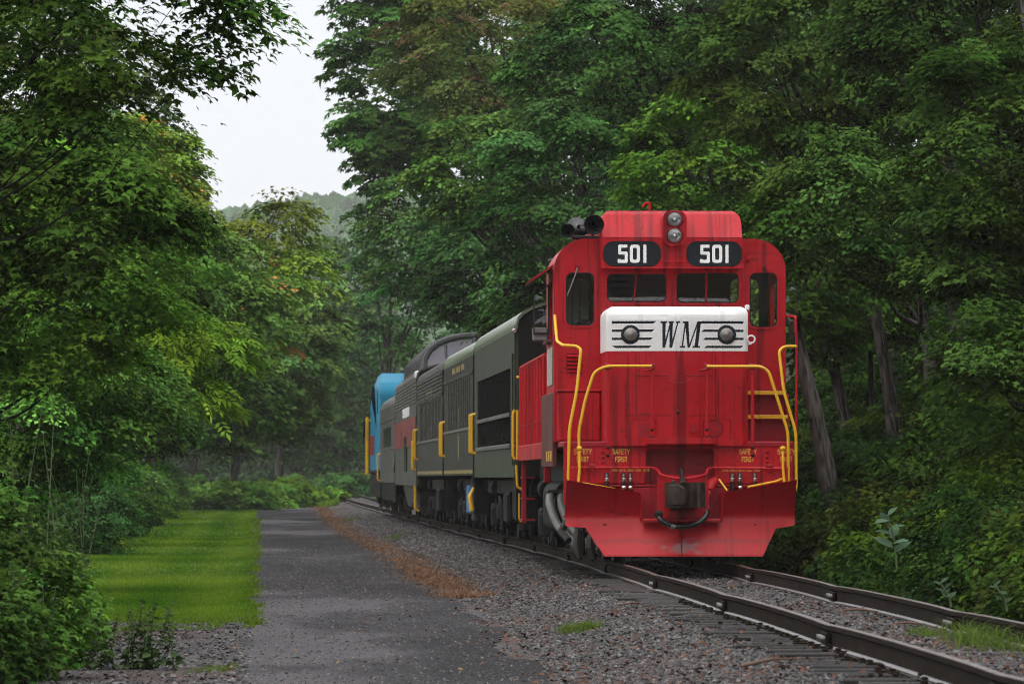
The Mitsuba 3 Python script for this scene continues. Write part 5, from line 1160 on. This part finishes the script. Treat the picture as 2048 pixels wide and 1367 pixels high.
# dark trunks in the left woods
for k in range(13):
    r = np.random.default_rng(400 + k); y_ = 118 + 20 * k + r.random() * 12; x = float(lawn_l(y_)) - 2.2 - 6 * r.random(); g = float(ground(x, y_))
    t = thing('bare_tree', f'dark straight trunk in the shade of the left woods', 'tree', 'dark trunks in the left woods')
    part(t, 'trunk', trunk_mesh(r, (x, y_, g - .2), (x + r.normal() * .5, y_ + 1, g + 7), .17 + .06 * r.random(), np.zeros((0, 3))), 'bark_dark', True)

# bushes and weeds, left
bl = [('tall leafy bush in the left foreground corner', -4.22, 45, .60, 1.4, (.040, .085, .024), .07), ('bush spilling over the gravel at the lower left', -3.95, 47.5, .44, .72, (.048, .100, .024), .075),
      ('dark bush at the bottom left edge', -3.95, 42, .45, .75, (.032, .065, .020), .06), ('weedy bush with pale tops at the left edge', -5.75, 57, .75, 2.0, (.045, .090, .030), .06),
      ('rounded bush against the lawn edge', -6.05, 64, .60, 1.1, (.050, .105, .026), .06), ('bush at the near corner of the lawn', -5.25, 55.5, .45, .8, (.044, .092, .024), .065),
      ('mid green bush beside the lawn under the maple', -7.1, 78, .85, 1.35, (.046, .098, .030), .065), ('bluish bush where the lawn meets the woods', -9.0, 118, 1.1, 1.6, (.036, .088, .040), .07),
      ('shaded bush under the bright compound-leaved tree', -10.6, 128, 1.2, 1.4, (.034, .076, .030), .08), ('large rounded bush halfway along the lawn', -11.2, 150, 1.6, 2.0, (.042, .092, .030), .09),
      ('leafy bush at the dark edge of the woods by the far lawn', -15.0, 222, 1.7, 1.8, (.046, .095, .030), .12), ('rounded far bush on the left where the lawn narrows', -16.9, 262, 1.8, 2.0, (.050, .105, .032), .13),
      ('pale green bush with dry stalks beside the lawn end', -13.0, 185, 1.7, 2.0, (.050, .100, .034), .11), ('low bush near the far end of the lawn', -18.6, 310, 1.8, 1.5, (.046, .095, .030), .13)]
for lab, x, y_, rx, h, c, lf in bl: bush('bush', lab, x, y_, rx, h, c, lf, MAPLE if y_ < 58 else KITE, cover=1.5, group='bushes along the left lawn edge')
for k, (px, z, rx, h, c, lab) in enumerate(((500, 290, 2.2, 1.7, (.060, .120, .030), 'dark green far bush left of the trail end'), (560, 300, 2.4, 1.9, (.070, .130, .024), 'bright green bush at the end of the trail'), (610, 320, 2.4, 1.3, (.072, .130, .026), 'bright low bush between trail end and rails'),
                                           (660, 440, 4.0, 2.0, (.05, .11, .04), 'green bush behind the far rails'), (730, 380, 3.2, 2.3, (.036, .082, .036), 'dark bush right of the far rails'), (450, 270, 2.4, 1.7, (.050, .105, .030), 'shaded bush beside the far lawn'), (700, 470, 5.0, 1.6, (.045, .10, .038), 'low far thicket across the rails'))):
    bush('bush', lab, (px - HX) * z / F, z, rx, h * .62, c, .20, KITE, group='bushes at the far end of the trail', spray=.6)
def weed(label, x, y_, h, r0, n, leafc, group, leaf=.09):
    NT[0] += 1; r = np.random.default_rng(1000 + NT[0]); g = float(ground(x, y_))
    t = thing('weed_plant', label, 'weed', group); ms, P, Nn, S, W = [], [], [], [], []
    for k in range(n):
        b = np.array([x + r.normal() * r0, y_ + r.normal() * r0, g - .05]); e = b + [r.normal() * .16 * h, r.normal() * .12 * h, h * (.75 + .4 * r.random())]
        m = (b + e) / 2 + r.normal(size=3) * .05
        ms.append(tube([b, m, e], [.009, .007, .003], 5, cap=False))
        for q in np.linspace(.15, 1, 16):
            p = b * (1 - q) ** 2 + 2 * q * (1 - q) * m + e * q * q
            for _ in range(2):
                d = unit(r.normal(size=3) * [1, 1, .2]); P.append(p); W.append(d + [0, 0, -.15]); Nn.append(d * .3 + [0, 0, .9] + r.normal(size=3) * .2); S.append(leaf * (1.25 - .8 * q) * (.7 + .6 * r.random()))
    P = np.array(P); c = np.array(leafc) * (1 + .2 * r.normal(size=(len(P), 1)))
    v, f, c = scatter(P, np.array(Nn), np.array(S), *LEAF4, r, np.clip(c, .004, .5), np.array(W))
    part(t, 'stems', trimesh.util.concatenate(ms), 'weed_stem', True); part(t, 'leaves', (v, f), 'leaf', False, color=c)
mat('weed_stem', (.07, .10, .035), .6)
for k, (px, z, h, lab) in enumerate(((15, 52, 2.3, 'tall weed with bent flowering tops at the left edge'), (75, 51, 1.8, 'upright weed stalks rising from the left bushes'), (130, 57, 1.7, 'weed stalks beside the second left bush'), (215, 47, .62, 'leafy weed leaning over the gravel apron'), (300, 47, .5, 'low weed at the tip of the left bushes'), (60, 44, .9, 'weed stalks in the lower left corner'))):
    weed(lab, (px - HX) * z / F, z, h, .16, 7, (.055, .095, .035), 'weed stalks among the left bushes', .10)

# undergrowth on the right bank
rb_ = np.random.default_rng(77); spots = []
for y_ in np.arange(36, 112, 2.6):
    for t0 in (2.25, 3.1, 4.1, 5.3, 6.7):
        x = Xc(y_) + t0 + rb_.normal() * .25; yy = y_ + rb_.normal() * .8
        px = HX + F * x / yy
        if px < 2190 and t0 < 8: spots.append((x, yy, t0))
tones = ('yellow green', 'mid green', 'dark green', 'bluish green', 'olive green')
tc = ((.050, .082, .018), (.032, .066, .020), (.022, .048, .018), (.026, .058, .028), (.042, .056, .020))
def along(y): return 'level with the bottom right corner' if y < 50 else 'level with the pale plants' if y < 66 else 'beside the plow' if y < 80 else 'beside the locomotive' if y < 93 else 'beyond the locomotive cab'
def up_bank(t): return 'at the foot of the bank' if t < 2.7 else 'just up the bank' if t < 3.7 else 'halfway up the bank' if t < 4.8 else 'high on the bank' if t < 6 else 'at the top of the bank'
for k, (x, yy, t0) in enumerate(spots):
    w = int(rb_.integers(0, 5)); rx = .42 + .25 * rb_.random() + .06 * t0; h = (.45 + .30 * rb_.random() + .10 * t0) * (.55 if 78 < yy < 100 and t0 > 2.7 else 1)
    lf = .065 + .03 * rb_.random(); nm = ('fine-leaved ' if lf < .075 else 'broad-leaved ' if lf > .085 else '') + ('low ' if h < .7 else 'tall ' if h > 1.0 else '')
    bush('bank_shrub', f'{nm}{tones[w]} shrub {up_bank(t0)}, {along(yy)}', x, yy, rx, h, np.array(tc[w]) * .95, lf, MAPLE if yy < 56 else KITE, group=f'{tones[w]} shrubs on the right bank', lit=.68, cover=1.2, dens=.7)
# pale broad-leaved plants standing up from the undergrowth
def broad_plant(label, px, py, z, h, size, col):
    NT[0] += 1; r = np.random.default_rng(1000 + NT[0]); s = F / z
    x = (px - HX) / s; zt = EYE + (HY - py) / s; t = thing('milkweed', label, 'plant', 'pale broad-leaved plants on the right bank')
    b = np.array([x + .1, z, zt - h]); e = np.array([x, z, zt])
    part(t, 'stem', tube([b, (b + e) / 2 + [.03, 0, 0], e], [.012, .009, .006], 7), 'weed_stem', 40)
    tv = np.array([[0, 0, 0], [.22, .25, .05], [.26, .55, .04], [0, 1, -.08], [-.26, .55, .04], [-.22, .25, .05], [0, .5, -.02]]); tf = np.array([[0, 1, 6], [1, 2, 6], [2, 3, 6], [3, 4, 6], [4, 5, 6], [5, 0, 6]])
    for k in range(9):
        q = .30 + .70 * k / 8; p = b * (1 - q) + e * q; a = k * 2.4 + r.normal() * .3; d = np.array([math.cos(a), math.sin(a) * .7, .35 + .4 * q]) + r.normal(size=3) * .25
        v, f, c = scatter(p[None], (np.array([0, -.35, .8]) - d * .4)[None], [size * (1.15 - .35 * q) * (.75 + .5 * r.random())], tv, tf, r, np.array([col]) * (1 + .15 * r.normal()), unit(d)[None] * 6)
        part(t, 'leaf', (v, f), 'leaf', True, color=c)
broad_plant('tall pale plant with upright broad leaves left of the smaller ones', 1775, 1030, 62, .58, .22, (.085, .145, .085))
broad_plant('small pale plant low beside the right rail', 1880, 1165, 53, .22, .11, (.06, .105, .06))
broad_plant('pale leaves near the rail at the far right', 1990, 1170, 49, .22, .10, (.05, .09, .045))

# hazy wooded hills far off
def hill(y0, top, x0, width, seed, label, c):
    r = np.random.default_rng(seed); n = 7000
    xs = x0 + (r.random(n) - .5) * width * 2; d = r.random(n); ys = y0 + d * 900
    hz = (top * np.exp(-((xs - x0) / width) ** 2 * 1.1) + 16 * (meshkit.fbm(np.stack([xs / 160, ys / 300, xs * 0], -1), 3, seed) - .5)) * ss(0, .75, d)
    ico = trimesh.creation.icosphere(0); tv = np.array(ico.vertices) * (1 + .28 * r.normal(size=(len(ico.vertices), 1))); tf = np.array(ico.faces)
    sz = 4.5 + 5 * r.random(n)
    v, f, col = scatter(np.stack([xs, ys, hz], 1), np.tile([0, 0, 1.0], (n, 1)), sz, tv, tf, r, np.array(c) * (1 + .25 * r.normal(size=(n, 1))))
    add('hills', (v, f), 'hill_green', False, label=label, kind='structure', color=np.clip(col, .01, .3))
    g = np.linspace(-2.2, 2.2, 50); dd = np.linspace(0, 1.4, 16); G, D = np.meshgrid(g, dd)
    X, Y = x0 + G * width, y0 + D * 900; Zz = top * np.exp(-G ** 2 * 1.1) * ss(0, .75, D) - 3
    vv = np.stack([X, Y, Zz], -1).reshape(-1, 3); i, j = np.meshgrid(np.arange(15), np.arange(49), indexing='ij')
    q = np.stack([i * 50 + j, i * 50 + j + 1, (i + 1) * 50 + j + 1, (i + 1) * 50 + j], -1).reshape(-1, 4)
    add('hill_ground', (vv, np.vstack([q[:, [0, 1, 2]], q[:, [0, 2, 3]]])), 'soil', True, label=label.replace('trees on', 'ground of'), kind='structure')
scene['hill_green'] = dict(type='twosided', bsdf=dict(type='principled', base_color=vcol, roughness=.9, specular=.1))
hill(1500, 101, -40, 300, 8, 'wooded trees on the far hazy hill in the gap between the woods', (.05, .11, .045))

# unseen woods added round the viewer: what the windows, the wet paint and the open ground look back at
r = np.random.default_rng(901); vs, fs, cs, o = [], [], [], 0
for k in range(22):
    s = -1 if k % 2 else 1; y_ = -75 + 4.6 * k + r.normal() * 2; x = (-13 if s < 0 else 12) + s * abs(r.normal()) * 3
    if y_ < -52: x = r.normal() * 9
    c_ = np.array([x, y_, 5.5 + r.random() * 2]); v, f, c, _, _ = foliage(r, c_, np.array([4.0, 4.0, 6.0]), 34, 1.7, .34, KITE, (.030, .062, .022), cover=2.2, spray=.9)
    vs.append(v); fs.append(f + o); cs.append(c); o += len(v)
add('unseen_woods', (np.vstack(vs), np.vstack(fs)), 'leaf', False, label='unseen green woods added around the viewer for reflections and shade', kind='stuff', color=np.vstack(cs))

# the woods across the far end of the cutting, one mass in the haze
r = np.random.default_rng(902); vs, fs, cs, o = [], [], [], 0
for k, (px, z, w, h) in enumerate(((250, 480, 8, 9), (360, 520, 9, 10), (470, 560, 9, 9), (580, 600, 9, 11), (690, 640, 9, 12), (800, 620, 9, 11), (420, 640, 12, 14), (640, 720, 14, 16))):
    c_ = np.array([(px - HX) * z / F, z, h * .45]); v, f, c, _, _ = foliage(r, c_, np.array([w, 5., h * .62]), 46, 2.3, .42, KITE, (.032, .070, .036), cover=1.8, spray=1.0, lit=.5)  # lit darkens these leaves as painted forest shade
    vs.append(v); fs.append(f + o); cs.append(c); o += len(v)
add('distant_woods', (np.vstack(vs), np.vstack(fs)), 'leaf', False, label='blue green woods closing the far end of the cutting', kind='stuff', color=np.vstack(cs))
# ------------------------------------------------------------------ thin rainy haze round everything
scene['air'] = dict(type='homogeneous', albedo=0.95, sigma_t=1.3e-4)
scene['haze'] = dict(type='cube', to_world=T().translate([0, 2600, 69]).scale([2900, 2720, 77]), bsdf={'type': 'null'}, interior={'type': 'ref', 'id': 'air'})
labels['haze'] = dict(label='thin pale haze filling the air of the valley', kind='stuff')
scene['camera']['medium'] = {'type': 'ref', 'id': 'air'}
